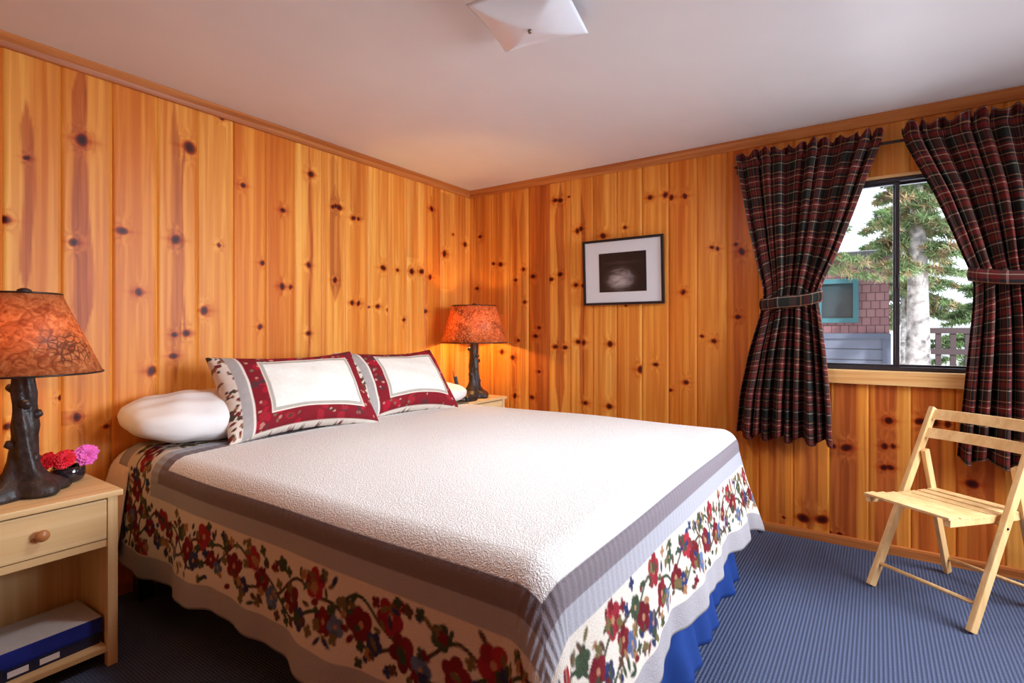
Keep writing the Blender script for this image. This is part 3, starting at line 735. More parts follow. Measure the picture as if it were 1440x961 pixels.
# ------------------------------------------------------------------ nightstands
def nightstand(name, x0, x1, yf, yb, zt, label, drawer=True):
    c = ((x0+x1)/2, (yf+yb)/2, 0)
    root = empty(name, c, 0, label, 'nightstand', 'matching nightstands')
    hx = (x1-x0)/2; hy = (yb-yf)/2
    f, bk = -hy, hy
    bm = bmesh.new(); b2(bm, -hx-.012, hx+.012, f-.014, bk+.004, zt-.020, zt, .004); bmobj('top', bm, M['nightX'], root)
    for sx in (-1, 1):
        bm = bmesh.new(); xa = sx*hx
        for yy in (f, bk-.03): b2(bm, min(xa, xa-sx*.03), max(xa, xa-sx*.03), yy, yy+.03, 0, zt-.020, .002)
        bmobj('leg', bm, M['nightZ'], root)
        bm = bmesh.new(); b2(bm, min(xa-sx*.006, xa-sx*.018), max(xa-sx*.006, xa-sx*.018), f+.03, bk-.03, .045, zt-.020); bmobj('side_panel', bm, M['nightZ'], root)
    bm = bmesh.new(); b2(bm, -hx+.03, hx-.03, bk-.018, bk-.008, .05, zt-.02); bmobj('back_panel', bm, M['nightZ'], root)
    bm = bmesh.new(); b2(bm, -hx+.03, hx-.03, f+.004, bk-.019, .052, .070, .002); bmobj('shelf', bm, M['nightX'], root)
    dz0, dz1 = zt-.165, zt-.028
    bm = bmesh.new(); b2(bm, -hx+.032, hx-.032, f+.002, f+.02, dz0, dz1, .003)
    b2(bm, -hx+.04, hx-.04, f+.02, bk-.03, dz0+.004, dz1-.03)
    d = bmobj('drawer', bm, M['nightX'], root)
    bm = bmesh.new(); lathe(bm, [(0, 0), (.009, 0), (.008, .010), (.016, .016), (.019, .024), (.015, .031), (0, .034)], seg=20)
    bmesh.ops.rotate(bm, matrix=Matrix.Rotation(PI/2, 3, 'X'), verts=bm.verts); bmesh.ops.translate(bm, vec=(0, f+.002, (dz0+dz1)/2+.002), verts=bm.verts)
    k = bmobj('knob', bm, M['knob'], d, True); k['label'] = 'reddish brown wooden knob'
    bm = bmesh.new(); b2(bm, -hx+.03, hx-.03, f+.006, f+.03, dz0-.028, dz0-.004); bmobj('rail', bm, M['nightX'], root)
    return root
NZ1 = .614; NZ2 = .67
nightstand('nightstand', -3.09, -2.668, -.565, -.215, NZ1, 'blond wood nightstand left of the bed with drawer and open shelf')
nightstand('nightstand', -.53, -.09, -.42, -.06, NZ2, 'blond wood nightstand in the corner, mostly hidden beyond the bed')

# ------------------------------------------------------------------ lamps
def table_lamp(x, y, z, rt, rb, zb, zt, label, watt, seed, tone):
    root = empty('table_lamp', (x, y, z), 0, label, 'lamp', 'rustic table lamps')
    rs = random.Random(seed)
    ph = [rs.uniform(0, 6) for _ in range(6)]
    bm = bmesh.new()
    def wob(a, zz):
        k = max(0, 1-zz/.13)
        return .20*k*math.sin(5*a+ph[0]+zz*8)+.09*math.sin(3*a+ph[1]+zz*20)+.05*math.sin(8*a+ph[2]+zz*30)
    prof = [(0, 0), (.098, 0), (.108, .012), (.104, .03), (.088, .045), (.066, .06), (.050, .085), (.041, .12), (.037, .16), (.034, .20), (.037, .235), (.033, .27), (.031, .31), (.033, .35), (.030, .39), (.028, zb+.03)]
    # refine profile
    pp = []
    for (r0, z0), (r1, z1) in zip(prof, prof[1:]):
        for i in range(3): pp.append((r0+(r1-r0)*i/3, z0+(z1-z0)*i/3))
    pp.append(prof[-1]); pp.append((0, prof[-1][1]))
    lathe(bm, pp, seg=48, wob=wob)
    base = bmobj('trunk_base', bm, M['bark'], root, True)
    for (a, zz, ln) in ((2.4, .36, .030), (-.4, .27, .026), (3.0, .17, .030), (1.0, .20, .02), (4.6, .31, .022), (5.3, .12, .03)):
        bm = bmesh.new(); d = Vector((math.cos(a), math.sin(a), .35)).normalized()
        p0 = Vector((math.cos(a)*.02, math.sin(a)*.02, zz))
        tube(bm, [p0, p0+d*.012, p0+d*(.012+ln*.35), p0+d*(.012+ln*.6)], [.020, .017, .014, .011], 9)
        bmobj('branch_stub', bm, M['bark'], base, True)
    # shade: shell with thickness, rims
    bm = bmesh.new(); seg = 64; t = .003
    lathe(bm, [(rb, zb), (rt, zt), (rt-t, zt), (rb-t, zb), (rb, zb)], seg=seg)
    bmesh.ops.remove_doubles(bm, verts=bm.verts, dist=1e-5); bmesh.ops.recalc_face_normals(bm, faces=bm.faces)
    sh = bmobj('lamp_shade', bm, M['mica'], root, True)
    for r_, z_ in ((rt, zt), (rb, zb)):
        bm = bmesh.new(); tube(bm, [(r_*math.cos(2*PI*k/48), r_*math.sin(2*PI*k/48), z_) for k in range(49)], .0035, 6, False); bmobj('rim', bm, M['rod'], sh, True)
    bm = bmesh.new()
    for k in range(3):
        a = 2*PI*k/3+.3; tube(bm, [(0, 0, zt-.012), (rt*.5*math.cos(a), rt*.5*math.sin(a), zt-.012), (rt*math.cos(a), rt*math.sin(a), zt)], .002, 6)
    tube(bm, [(0, 0, zb+.03), (0, 0, zt+.004)], .004, 8)
    bmobj('spider_frame', bm, M['rod'], root)
    bm = bmesh.new(); lathe(bm, [(0, 0), (.018, .001), (.022, .008), (.018, .016), (.008, .021), (0, .022)], (0, 0, zt-.002), 20); bmobj('finial', bm, M['bark'], root, True)
    bm = bmesh.new(); lathe(bm, [(0, 0), (.012, .004), (.014, .03), (.026, .06), (.030, .08), (.022, .102), (0, .112)], (.0, 0, zb+.05), 20)
    bmesh.ops.translate(bm, vec=(.012, 0, 0), verts=bm.verts)
    bmobj('bulb', bm, M['bulb'], root, True)
    l = bpy.data.lights.new('bulb_light', 'POINT'); l.energy = watt; l.color = tone; l.shadow_soft_size = .035
    lo = bpy.data.objects.new('bulb_light', l); col.objects.link(lo); lo.parent = root; lo.location = (0, 0, zb+.10)
    M['bulb'].node_tree.nodes['Principled BSDF'].inputs['Base Color'].default_value = (.9, .85, .7, 1)
    return root
table_lamp(-2.875, -.375, NZ1, .100, .215, .415, .688, 'tree trunk lamp with amber shade on the near left nightstand', LAMP_W*.7, 3, (1, .70, .38))
table_lamp(-.285, -.275, NZ2, .165, .250, .415, .690, 'tree trunk lamp with amber shade in the far corner beyond the bed', LAMP_W*4.0, 9, (1, .60, .17))

# ------------------------------------------------------------------ flowers in a dark glass bowl
FX, FY = -2.735, -.300
bm = bmesh.new(); lathe(bm, [(0, 0), (.036, 0), (.046, .008), (.053, .026), (.052, .046), (.046, .058), (.043, .056), (.048, .044), (.048, .026), (.040, .012), (0, .008)], seg=36)
m, nt, b = mat('smoky_glass'); b.inputs['Base Color'].default_value = (.02, .015, .02, 1); b.inputs['Roughness'].default_value = .06; b.inputs['Coat Weight'].default_value = .6
bowl = bmobj('glass_bowl', bm, m, None, True); bowl.location = (FX, FY, NZ1); tag(bowl, 'small round dark glass bowl holding the flowers on the nightstand', 'bowl')
def flower(name, loc, nrm_, rad, layers, m, label, group=None, full=False):
    root = empty(name, loc, 0, label, 'flower', group)
    root.rotation_euler = Vector(nrm_).to_track_quat('Z', 'Y').to_euler()
    rs = random.Random(int(rad*1e5)+len(label)); bm = bmesh.new()
    for li in range(layers):
        npet = 22-li*3; rr = rad*(1-.20*li); lift = (.15+.30*li)
        for k in range(npet):
            a = 2*PI*k/npet+li*.13+rs.uniform(-.05, .05); ln = rr*rs.uniform(.88, 1.08)
            w_ = ln*(.17 if not full else .30); d = Vector((math.cos(a), math.sin(a), 0)); s = Vector((-math.sin(a), math.cos(a), 0))
            rows = []
            for tt, ww in ((.12, .3), (.4, .75), (.75, 1), (.95, .75), (1.02, .2)):
                c = d*ln*tt*math.cos(lift*.8) + Vector((0, 0, ln*tt*math.sin(lift)*(1.1-.5*tt)+li*.002))
                rows.append([bm.verts.new(c - s*w_*ww), bm.verts.new(c - Vector((0, 0, .0012+w_*.12))), bm.verts.new(c + s*w_*ww)])
            for r0, r1 in zip(rows, rows[1:]):
                bm.faces.new((r0[0], r0[1], r1[1], r1[0])); bm.faces.new((r0[1], r0[2], r1[2], r1[1]))
    o = bmobj('petals', bm, m, root, True); so = o.modifiers.new('t', 'SOLIDIFY'); so.thickness = .0008
    bm = bmesh.new(); bmesh.ops.create_icosphere(bm, subdivisions=2, radius=rad*.16); bmesh.ops.scale(bm, vec=(1, 1, .6), verts=bm.verts); bmesh.ops.translate(bm, vec=(0, 0, rad*.12), verts=bm.verts)
    bmobj('flower_center', bm, m, root, True)
    inv = root.rotation_euler.to_matrix().inverted()
    tgt = inv @ (Vector((FX, FY, NZ1+.02))-Vector(loc))
    bm = bmesh.new(); tube(bm, [(0, 0, 0), tgt*.5+Vector((0, 0, -.006)), tgt], .0025, 7); bmobj('stem', bm, M['greenstem'], root, True)
    return root
flower('flower', (FX+.042, FY-.040, NZ1+.096), (-.25, -1, .35), .040, 3, M['pinkpetal'], 'pink daisy-like bloom on the right of the bowl')
flower('flower', (FX-.020, FY-.030, NZ1+.090), (-.4, -.8, .6), .036, 4, M['redpetal'], 'red bloom in the middle of the bowl beside the pink one', 'red blooms', True)
flower('flower', (FX-.062, FY+.004, NZ1+.085), (-.8, -.5, .6), .036, 4, M['redpetal'], 'red bloom on the left of the bowl next to the lamp base', 'red blooms', True)
flower('flower', (FX+.005, FY+.020, NZ1+.098), (.0, .2, 1), .034, 4, M['redpetal'], 'red bloom at the back of the bowl behind the others', 'red blooms', True)

# ------------------------------------------------------------------ books on the shelf
def book(name, c, sx, sy, sz, rz, cover, label, labels=False):
    root = empty(name, c, rz, label, 'book', 'directories on the nightstand shelf')
    bm = bmesh.new()
    b2(bm, -sx/2, sx/2, -sy/2, -sy/2+.003, 0, sz, .001)             # spine towards the room
    b2(bm, -sx/2, sx/2, -sy/2, sy/2, 0, .003); 
    bmobj('cover', bm, cover, root)
    bm = bmesh.new(); b2(bm, -sx/2+.004, sx/2-.004, -sy/2+.003, sy/2-.004, .003, sz-.003); bmobj('pages', bm, M['paper'], root)
    bm = bmesh.new(); b2(bm, -sx/2, sx/2, -sy/2+.002, sy/2, sz-.003, sz); bmobj('front_cover', bm, M['paper'] if not labels else cover, root)
    if labels:
        for xx in (-.085, -.005):
            bm = bmesh.new(); b2(bm, xx-.026, xx+.026, -sy/2-.001, -sy/2, sz*.25, sz*.78); bmobj('spine_label', bm, M['matboard'], root)['label'] = 'white spine label'
    return root
book('book', (-2.845, -.415, .070), .27, .21, .036, R(3), M['navybook'], 'navy ring book with white spine labels, bottom of the shelf stack', True)
book('book', (-2.835, -.410, .106), .27, .21, .052, R(2), M['bluebook'], 'thick blue-spined directory with grey cover on top of the stack')
bm = bmesh.new(); tube(bm, [(.030*math.cos(a), 0, .030+.030*math.sin(a)) for a in np.linspace(0, 2*PI, 33)], .006, 8, False)
o = bmobj('roll_of_tape', bm, M['black'], None, True); o.location = (-3.0, -.535, .0715+.006); tag(o, 'black ring standing at the left end of the nightstand shelf', 'ring')

# ------------------------------------------------------------------ cordless phone
root = empty('cordless_phone', (-.470, -.335, NZ2), R(-90), 'black cordless phone standing in its base by the far lamp', 'telephone')
bm = bmesh.new(); b2(bm, -.055, .075, -.06, .06, 0, .034, .010)
base = bmobj('phone_base', bm, M['black'], root, True)
bm = bmesh.new(); b2(bm, .00, .055, -.0612, -.060, .010, .026); bmobj('display', bm, M['paper'], base)
bm = bmesh.new(); beam(bm, (-.025, -.030, .03), (-.045, -.052, .175), .045, .026, bev=.008); hs = bmobj('handset', bm, M['black'], root, True)
bm = bmesh.new(); tube(bm, [(-.058, -.050, .17), (-.062, -.056, .215)], .004, 8); bmobj('antenna', bm, M['black'], hs)

# ------------------------------------------------------------------ framed picture
root = empty('framed_picture', (-.006, -1.352, 1.352), 0, 'black framed photograph with a wide white mat on the pine wall', 'picture')
root.rotation_euler = (0, -R(3.0), 0)
pw, phh, t = .290, .452, .017
bm = bmesh.new()
b2(bm, -.020, 0, -pw, -pw+t, 0, phh, .002); b2(bm, -.020, 0, pw-t, pw, 0, phh, .002); b2(bm, -.020, 0, -pw+t, pw-t, 0, t, .002); b2(bm, -.020, 0, -pw+t, pw-t, phh-t, phh, .002)
bmobj('frame', bm, M['frame'], root)
bm = bmesh.new(); b2(bm, -.010, -.002, -pw+t*.8, pw-t*.8, t*.8, phh-t*.8)
bmobj('mat_board', bm, M['matboard'], root)
m, nt, b = mat('dark_landscape_print')
tc = N(nt, 'ShaderNodeTexCoord'); no = N(nt, 'ShaderNodeTexNoise'); no.inputs['Scale'].default_value = 9; no.inputs['Detail'].default_value = 7; no.inputs['Distortion'].default_value = 1.2
mp = N(nt, 'ShaderNodeMapping'); mp.inputs['Scale'].default_value = (1, 1.0, 2.6); L(nt, tc.outputs['Object'], mp.inputs[0]); L(nt, mp.outputs[0], no.inputs['Vector'])
gr = N(nt, 'ShaderNodeTexGradient', gradient_type='SPHERICAL'); mg = N(nt, 'ShaderNodeMapping'); mg.inputs['Scale'].default_value = (0, 7.5, 9.5); mg.inputs['Location'].default_value = (0, -.1, -1.62); mg.inputs['Rotation'].default_value = (0, 0, 0)
L(nt, tc.outputs['Object'], mg.inputs[0]); L(nt, mg.outputs[0], gr.inputs[0])
g2 = N(nt, 'ShaderNodeTexGradient', gradient_type='SPHERICAL'); mg2 = N(nt, 'ShaderNodeMapping'); mg2.inputs['Scale'].default_value = (0, 6, 60); mg2.inputs['Location'].default_value = (0, .0, -17.2)
L(nt, tc.outputs['Object'], mg2.inputs[0]); L(nt, mg2.outputs[0], g2.inputs[0])
n_ = math_n(nt, 'MULTIPLY', math_n(nt, 'ADD', math_n(nt, 'MULTIPLY', gr.outputs[1], 1.3), math_n(nt, 'MULTIPLY', g2.outputs[1], .35)), no.outputs[0])
n_ = math_n(nt, 'ADD', n_, math_n(nt, 'MULTIPLY', no.outputs[0], .06))
rp = ramp(nt, [(.0, (.008, .006, .008)), (.18, (.05, .035, .035)), (.6, (.50, .43, .42))]); L(nt, n_, rp.inputs[0]); L(nt, rp.outputs[0], b.inputs['Base Color']); b.inputs['Roughness'].default_value = .3
bm = bmesh.new(); b2(bm, -.0115, -.0100, -.172, .168, .088, .356); bmobj('photograph', bm, m, root)
bm = bmesh.new(); b2(bm, -.0142, -.0132, -pw+t*.8, pw-t*.8, t*.8, phh-t*.8); bmobj('glass', bm, M['glass'], root)

# ------------------------------------------------------------------ curtains on a rod
def lerp_tab(tab, z):
    zz = [t_[0] for t_ in tab]; return [np.interp(z, zz, [t_[i] for t_ in tab]) for i in range(1, len(tab[0]))]
def curtain(tab, label, seed, flip, ztie, tie_lr):
    """tab rows (z, y_left, y_right): silhouette edges, z ascending"""
    rs = np.random.default_rng(seed)
    zz = np.r_[np.arange(tab[0][0], 2.16, .012), np.arange(2.16, tab[-1][0], .006)]; n = 420
    s = np.linspace(0, 1, n)
    Sg, Zg = np.meshgrid(s, zz, indexing='ij')
    yl, yr = lerp_tab(tab, zz)
    # soften the piecewise outline
    ker = np.ones(9)/9
    yl = np.convolve(np.pad(yl, 4, 'edge'), ker, 'valid'); yr = np.convolve(np.pad(yr, 4, 'edge'), ker, 'valid')
    wdt = np.abs(yr-yl)[None, :]
    nf = 9
    ph = 2*PI*(nf*(Sg + .018*np.sin(2*PI*Sg*3+seed)) ) + seed
    drop = np.clip((ztie-Zg)/.25, 0, 1)
    # tight small folds at the top, deep bunched folds at the tie, fuller flutes below
    amp = np.where(Zg > ztie, .016+.010*np.clip(1-(Zg-ztie)/.5, 0, 1), .020+.016*drop)
    amp = amp*np.clip(wdt/.42, .75, 1.15)
    cinch = np.exp(-((Zg-ztie)/.05)**2)
    depth = .085 + .02*np.sin(PI*Sg)*cinch
    X = -(depth + amp*np.sin(ph) + .010*np.sin(ph*.37+Zg*3+seed) + .006*np.sin(ph*2.1+1)) 
    X = X - .020*cinch
    hem = .018*np.sin(ph*.5)*np.clip((tab[0][0]+.1-Zg)/.1, 0, 1)
    Y = yl[None, :]+(yr-yl)[None, :]*Sg + .010*np.cos(ph)*(.4+.6*(wdt/.72)) * np.sin(PI*Sg)**.3
    # rod pocket pinch and standing ruffle
    rod = np.exp(-((Zg-2.150)/.018)**2)
    X = X*(1-.25*rod) - .0*rod
    ruf = np.clip((Zg-2.165)/.05, 0, 1)
    X = X - ruf*.016*np.sin(ph*2.3+2*np.sin(ph*.3))
    Zo = Zg + hem + ruf*.016*np.sin(ph*1.3+seed)
    P_ = np.stack([np.minimum(X, np.where(np.abs(Zg-2.15) < .02, -.066, -.040)), Y, Zo], -1)
    # flat cloth coordinates; the plaid slants towards the tie as gathered cloth does
    vv = Zg + .10*((Sg-.5)*2)**2*np.exp(-((Zg-ztie)/.35)**2)*(1 if True else 0)
    uv = np.stack([Sg*1.45+seed*.037, vv], -1)
    root = grid_mesh('curtain', P_, uv=uv, m=M['plaid'])
    so = root.modifiers.new('t', 'SOLIDIFY'); so.thickness = .0025
    tag(root, label, 'curtain', 'plaid curtains')
    # tie-back band
    a, b = tie_lr; n2 = 72; bm = bmesh.new()
    ang = np.linspace(0, 2*PI, n2, endpoint=False); hs = np.linspace(-.032, .032, 7)
    ycc, hw = (a+b)/2, abs(a-b)/2+.012
    Pb = np.zeros((n2, 7, 3)); UVb = np.zeros((n2, 7, 2))
    for i, an in enumerate(ang):
        for j, hh in enumerate(hs):
            c_, s_ = math.cos(an), math.sin(an)
            bulge = .006*math.cos(hh/.032*PI/2)+.003*math.sin(an*9)
            Pb[i, j] = (-.088 - (.062+bulge)*np.sign(c_)*abs(c_)**.7*1.0 if c_ > 0 else -.088+.05*abs(c_)**.7, ycc+(hw+bulge)*np.sign(s_)*abs(s_)**.6, ztie+hh+.02*flip*s_-.010*c_)
            UVb[i, j] = (an/(2*PI)*.8, hh+ztie*1.3)
    tb = grid_mesh('tieback', Pb, uv=UVb, m=M['plaid'], parent=root, closed_u=True)
    so = tb.modifiers.new('t', 'SOLIDIFY'); so.thickness = .003
    return root
curtain([(.560, -2.095, -2.585), (.80, -2.115, -2.575), (1.05, -2.165, -2.555), (1.25, -2.220, -2.530), (1.36, -2.250, -2.515), (1.45, -2.235, -2.545), (1.60, -2.200, -2.610), (1.80, -2.160, -2.680), (2.00, -2.125, -2.745), (2.15, -2.098, -2.800), (2.215, -2.090, -2.815)],
        'dark plaid curtain tied back on the left side of the window', 2, -1, 1.345, (-2.245, -2.52))
curtain([(.545, -3.105, -3.660), (.80, -3.125, -3.64), (1.10, -3.150, -3.60), (1.30, -3.165, -3.56), (1.42, -3.165, -3.53), (1.50, -3.140, -3.56), (1.65, -3.090, -3.60), (1.85, -3.020, -3.64), (2.03, -2.940, -3.66), (2.15, -2.890, -3.67), (2.225, -2.885, -3.68)],
        'dark plaid curtain tied back on the right side of the window', 5, 1, 1.425, (-3.16, -3.53))
root = empty('curtain_rod', (-.053, -2.88, 2.150), 0, 'dark curtain rod across the top of the window', 'curtain rod')
bm = bmesh.new(); tube(bm, [(0, -.84, 0), (0, .80, 0)], .008, 14); bmobj('rod', bm, M['rod'], root, True)
for yy in (-.80, .785):
    bm = bmesh.new(); b2(bm, .0, .050, yy-.008, yy+.008, -.008, .008, .002); b2(bm, .047, .053, yy-.015, yy+.015, -.03, .03, .002); bmobj('bracket', bm, M['rod'], root)

# ------------------------------------------------------------------ folding chair
ang = math.atan2(-.80, -.60)   # direction from the chair's left front foot to its right one
ex = Vector((math.cos(ang), math.sin(ang), 0)); ey = Vector((-ex.y, ex.x, 0))
CW = .405
root = empty('folding_chair', (-.6125, -2.911, 0), ang, 'light wooden folding chair with a slatted seat in front of the window', 'chair')
def cb(name, a, b, wx, wy, up=(0, 0, 1), parent=root, bev=.004):
    bm = bmesh.new(); beam(bm, a, b, wx, wy, up, bev); return bmobj(name, bm, M['beech'], parent)
xl, xr = 0-CW/2, CW/2
# uprights run from the front floor to the top of the back
def up_at(z): return .012+.525*z
for s in (-1, 1):
    x = s*(CW/2)
    o = cb('front_leg', (x, up_at(.004), .004), (x, up_at(.80), .80), .022, .040, (0, 1, 0))
    bm = bmesh.new(); lathe(bm, [(0, 0), (.006, 0), (.005, .003), (0, .004)], seg=14); bmesh.ops.rotate(bm, matrix=Matrix.Rotation(s*PI/2, 3, 'Y'), verts=bm.verts); bmesh.ops.translate(bm, vec=(x+s*.011, up_at(.385), .385), verts=bm.verts)
    bmobj('bolt', bm, M['rod'], o, True)
    xi = s*(CW/2-.026)
    o = cb('rear_leg', (xi, .490, .004), (xi, up_at(.61)-.0, .61), .020, .034, (0, 1, 0))
# rear of the seat rides on the rear legs; slats between two rails
seat = empty('seat'); seat.parent = root
zf, zb_ = .428, .408; yf_, yb2 = -.055, .385
sw = CW/2-.040
bm = bmesh.new()
for s in (-1, 1): beam(bm, (s*sw, yf_, zf-.006), (s*sw, yb2, zb_-.006), .022, .030, (0, 0, 1), .003)
col.objects.unlink(seat); bpy.data.objects.remove(seat)
seat = bmobj('seat', bm, M['beech'], root)
ns = 7
for k in range(ns):
    t = k/(ns-1); y = yf_+.018+(yb2-yf_-.036)*t; z = zf+(zb_-zf)*t+.013-.008*math.sin(PI*t)
    bm = bmesh.new(); w_ = .052 if k not in (0,) else .056
    beam(bm, (-sw-.012, y, z), (sw+.012, y, z), w_, .011, (0, 0, 1), .003); bmobj('slat', bm, M['beech'], seat)
# rungs, pivots, back rails
bm = bmesh.new(); tube(bm, [(xl, up_at(.10), .10), (xr, up_at(.10), .10)], .0085, 12); bmobj('rung', bm, M['beech'], root, True)
bm = bmesh.new(); tube(bm, [(xl+.026, .483, .075), (xr-.026, .483, .075)], .0085, 12); bmobj('rung', bm, M['beech'], root, True)
bm = bmesh.new(); tube(bm, [(xl, up_at(.40)+.0, .395), (xr, up_at(.40), .395)], .007, 12); bmobj('rung', bm, M['beech'], root, True)
def back_rail(z0, z1):
    bm = bmesh.new(); n = 14; rows = []
    for i in range(n+1):
        t = -1+2*i/n; x = t*(CW/2-.008); bow = .020*(1-t*t)
        f = lambda z, dy: bm.verts.new((x, up_at(z)+bow+dy, z))
        rows.append([f(z0, -.007), f(z0, .008), f(z1, .008), f(z1, -.007)])
    for a, b in zip(rows, rows[1:]):
        for k in range(4): bm.faces.new((a[k], b[k], b[(k+1) % 4], a[(k+1) % 4]))
    bm.faces.new(rows[0]); bm.faces.new(rows[-1][::-1]); bmesh.ops.recalc_face_normals(bm, faces=bm.faces)
    bmobj('back_rail', bm, M['beech'], root)
back_rail(.750, .795); back_rail(.665, .708)

# ------------------------------------------------------------------ ceiling light (bent square glass)
LX, LY = -1.857, -1.777
root = empty('ceiling_light', (LX, LY, H), R(11), 'square bent white glass ceiling light with a small centre knob', 'ceiling light')
l = bpy.data.lights.new('added_ceiling_fill', 'AREA'); l.shape = 'DISK'; l.size = .26; l.energy = 17; l.color = (.92, .95, 1)  # added fill to brighten the bed top, hung below the unlit fixture
lo = bpy.data.objects.new('added_ceiling_fill', l); col.objects.link(lo); lo.parent = root; lo.location = (0, 0, -.108)
n = 33; g = np.linspace(-1, 1, n); A1, A2 = np.meshgrid(g, g, indexing='ij'); hs = .165
ed = np.maximum(abs(A1), abs(A2)); cr = (abs(A1)*abs(A2))
X = A1*hs*(1-.02*(1-A2**2)); Y = A2*hs*(1-.02*(1-A1**2))
Zc = -.085 + .042*ed**2.2 - .007*cr**2
o = grid_mesh('glass_shade', np.stack([X, Y, Zc], -1), m=M['glasswhite'], parent=root); so = o.modifiers.new('t', 'SOLIDIFY'); so.thickness = .004
bm = bmesh.new(); lathe(bm, [(0, 0), (.075, 0), (.070, -.020), (.02, -.028), (0, -.03)], seg=30); bmobj('ceiling_base', bm, M['glasswhite'], root, True)
bm = bmesh.new(); tube(bm, [(0, 0, -.028), (0, 0, -.092)], .003, 8); lathe(bm, [(0, -.103), (.006, -.101), (.008, -.095), (.006, -.089), (0, -.0885)], seg=16); bmobj('knob', bm, M['brass'], root, True)

# ------------------------------------------------------------------ outside, seen through the window
GZ = -.55
m = plain('pale_ground', (.62, .60, .56), .95, noise=.25, nscale=1.2, spec=.1)
bm = bmesh.new(); b2(bm, .3, 40, -30, 25, GZ-.2, GZ); tag(bmobj('ground', bm, m), kind='structure')
root = empty('neighbor_house', (7.4, -.4, GZ), 0, 'mauve shingled house with a teal window seen through the left pane', 'house')
def shingles():
    m, nt, b = mat('mauve_shingles')
    tc = N(nt, 'ShaderNodeTexCoord'); s_ = N(nt, 'ShaderNodeSeparateXYZ'); L(nt, tc.outputs['Object'], s_.inputs[0])
    cb_ = N(nt, 'ShaderNodeCombineXYZ'); L(nt, s_.outputs[1], cb_.inputs[0]); L(nt, s_.outputs[2], cb_.inputs[1])
    br = N(nt, 'ShaderNodeTexBrick'); br.inputs['Scale'].default_value = 1; br.inputs['Brick Width'].default_value = .11; br.inputs['Row Height'].default_value = .12; br.inputs['Mortar Size'].default_value = .006
    br.inputs['Color1'].default_value = (.27, .135, .15, 1); br.inputs['Color2'].default_value = (.36, .20, .21, 1); br.inputs['Mortar'].default_value = (.12, .06, .07, 1)
    L(nt, cb_.outputs[0], br.inputs['Vector']); L(nt, br.outputs[0], b.inputs['Base Color']); b.inputs['Roughness'].default_value = .9
    return m
def siding(cn, c):
    m, nt, b = mat(cn)
    tc = N(nt, 'ShaderNodeTexCoord'); s_ = N(nt, 'ShaderNodeSeparateXYZ'); L(nt, tc.outputs['Object'], s_.inputs[0])
    fr = math_n(nt, 'FRACT', math_n(nt, 'DIVIDE', s_.outputs[2], .16)); rp = ramp(nt, [(0, tuple(v*.35 for v in c)), (.10, c), (1, c)], 'CONSTANT'); L(nt, fr, rp.inputs[0]); L(nt, rp.outputs[0], b.inputs['Base Color'])
    bump(nt, b, fr, .5, .02); return m
HX = -1.4   # local x of the wall face -> world 6.0
yR = -2.93+.4; yL_ = 3.4
bm = bmesh.new(); b2(bm, HX, HX+5, yR, yL_, 1.62, 2.8); bmobj('upper_wall', bm, shingles(), root)
bm = bmesh.new(); b2(bm, HX-.03, HX+5, yR, yL_, 0, 1.60); bmobj('lower_siding', bm, siding('slate_siding', (.17, .19, .27)), root)
bm = bmesh.new(); b2(bm, HX-.05, HX+.0, yR-.02, yR+.08, 0, 1.66); b2(bm, HX-.06, HX, yR-.02, yL_, 1.60, 1.68); bmobj('trim_board', bm, plain('slate_trim', (.13, .15, .22), .7), root)
bm = bmesh.new()
rv = [(HX-.12, 2.78), (HX+2.5, 3.1), (HX+5.2, 2.78), (HX+5.2, 2.88), (HX+2.5, 3.22), (HX-.12, 2.88)]
a_ = [bm.verts.new((x, yR-.1, z)) for x, z in rv]; b_ = [bm.verts.new((x, yL_+.4, z)) for x, z in rv]
for k in range(6): bm.faces.new((a_[k], a_[(k+1) % 6], b_[(k+1) % 6], b_[k]))
bm.faces.new(a_[::-1]); bm.faces.new(b_); bmobj('roof', bm, plain('roof_shingle', (.16, .15, .16), .9, noise=.2), root)
teal = plain('teal_trim', (.06, .19, .23), .6)
wy0, wy1, wz0, wz1 = -2.56+.4, -1.55+.4, 1.84, 2.50
bm = bmesh.new()
b2(bm, HX-.05, HX+.01, wy0, wy0+.07, wz0, wz1); b2(bm, HX-.05, HX+.01, wy1-.07, wy1, wz0, wz1); b2(bm, HX-.05, HX+.01, wy0+.07, wy1-.07, wz0, wz0+.07); b2(bm, HX-.05, HX+.01, wy0+.07, wy1-.07, wz1-.07, wz1); b2(bm, HX-.05, HX+.01, (wy0+wy1)/2-.03, (wy0+wy1)/2+.03, wz0+.07, wz1-.07)
wn = bmobj('window', bm, teal, root)
bm = bmesh.new(); b2(bm, HX-.015, HX-.005, wy0+.05, wy1-.05, wz0+.05, wz1-.05); bmobj('pane', bm, plain('dark_pane', (.05, .08, .10), .08), wn)

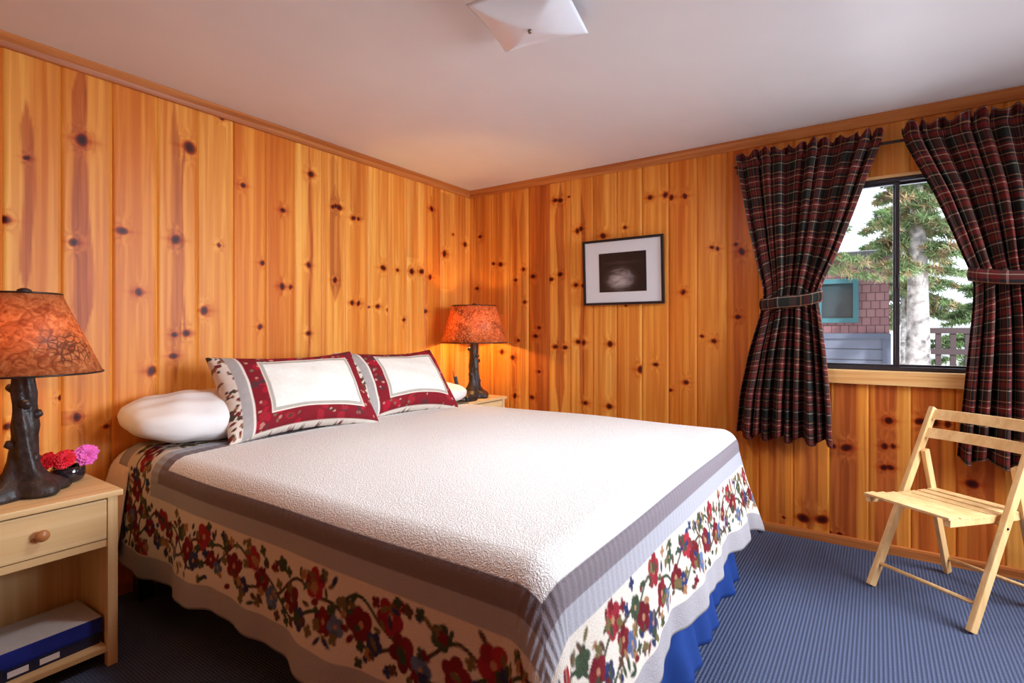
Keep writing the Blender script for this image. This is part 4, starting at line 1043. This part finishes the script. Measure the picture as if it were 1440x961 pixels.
needle = plain('pine_needles', (.24, .34, .16), .8, noise=.5, nscale=3)
needle2 = plain('dry_pine_needles', (.48, .36, .22), .8, noise=.4, nscale=3)
trunkm = plain('pale_bark', (.50, .46, .46), .9, noise=.75, nscale=9, bmp=.5)
def conifer(loc, h, rad, label, seed, mats, z_from=.12, dens=1.0, trunk_r=.09, nl=.07, group=None, up=-.15):
    root = empty('pine_tree', loc, 0, label, 'tree', group)
    rs = random.Random(seed)
    bm = bmesh.new(); tube(bm, [(0, 0, -.1), (.02, .0, h*.5), (0, .02, h)], [trunk_r, trunk_r*.6, .01], 12); bmobj('trunk', bm, trunkm, root, True)
    vs_l, fs = [], []
    nb_ = int(46*dens)
    for bi_ in range(nb_):
        t = z_from+(1-z_from)*bi_/nb_; z0 = h*t; ln = rad*(1-t)**.7*rs.uniform(.7, 1.1)+.08; a = rs.uniform(0, 2*PI)
        d = Vector((math.cos(a), math.sin(a), up+rs.uniform(-.15, .15)))
        ntw = int(14*ln/.5)+5
        for k in range(ntw):
            tt = (k+.5)/ntw; c = Vector((0, 0, z0))+d*ln*tt - Vector((0, 0, .10*ln*tt*tt))
            for sd in (-1, 1):
                sdv = Vector((-d.y, d.x, 0))*sd; tdir = (sdv*.8+d*.7+Vector((0, 0, rs.uniform(-.25, .2)))).normalized(); tl = .28*ln*(1.1-tt)+.10
                for q in range(5):
                    p = c+tdir*tl*(q/5)
                    for r_ in range(2):
                        nd = (tdir*.6+Vector((rs.uniform(-1, 1), rs.uniform(-1, 1), rs.uniform(-.8, .8)))).normalized()
                        wv = nd.cross(Vector((rs.random(), rs.random(), 1))).normalized()*nl*.10
                        b0 = len(vs_l); vs_l += [p-wv, p+wv, p+nd*nl]; fs.append((b0, b0+1, b0+2))
    me = bpy.data.meshes.new('foliage'); me.from_pydata([tuple(v) for v in vs_l], [], fs)
    o = link('foliage', me, mats[0], root)
    if len(mats) > 1:
        me.materials.append(mats[1]); me.polygons.foreach_set('material_index', [1 if (i//90) % 3 == 0 else 0 for i in range(len(fs))])
    return root
conifer((4.4, -1.55, GZ), 4.9, 1.9, 'leafy pine whose branches hang across the top of the left pane', 3, [needle, needle2], z_from=.52, dens=2.4, trunk_r=.06, nl=.10)
conifer((5.2, -3.22, GZ), 5.2, .7, 'pine with a pale mottled trunk just right of the window bar', 5, [needle, needle2], z_from=.48, dens=1.7, trunk_r=.17, nl=.10)
conifer((11, -4.6, GZ), 3.2, 1.2, 'small young pine far beyond the right pane', 8, [needle], z_from=.2, dens=1.2, nl=.13)
conifer((17, -8.2, GZ), 6.5, 2.0, 'tall distant pine beyond the right pane', 12, [needle], z_from=.15, dens=1.2, nl=.2)
conifer((15, -3.4, GZ), 7.5, 2.0, 'tall distant pine behind the pale trunk', 14, [needle, needle2], z_from=.3, dens=1.2, nl=.2)
# dark timber posts and stone by the tree
root = empty('wood_railing', (8.6, -3.78, GZ), 0, 'dark timber railing beyond the right pane', 'railing')
dk = plain('dark_timber', (.09, .06, .065), .8)
for k in range(4):
    bm = bmesh.new(); b2(bm, -.05, .05, -.30+k*.2-.04, -.30+k*.2+.04, 0, 1.75); bmobj('post', bm, dk, root)
for z in (.95, 1.35, 1.72):
    bm = bmesh.new(); b2(bm, -.07, -.03, -.38, .38, z-.05, z+.05); bmobj('rail', bm, dk, root)
rs = random.Random(4)
for i, (x, y, s) in enumerate(((7.4, -3.42, .42), (7.7, -4.3, .35), (6.4, -3.85, .28))):
    bm = bmesh.new(); bmesh.ops.create_icosphere(bm, subdivisions=3, radius=s)
    for v in bm.verts: v.co *= 1+.12*math.sin(v.co.x*9+i)*math.cos(v.co.y*11+v.co.z*7)
    bmesh.ops.scale(bm, vec=(1, 1.1, .75), verts=bm.verts)
    o = bmobj('boulder', bm, trunkm, None, True); o.location = (x, y, GZ+s*.6)
    tag(o, ['pale boulder nearest the house beyond the right pane', 'pale boulder farthest from the house, by the railing', 'smallest pale boulder, nearest the window'][i], 'boulder', 'boulders outside')
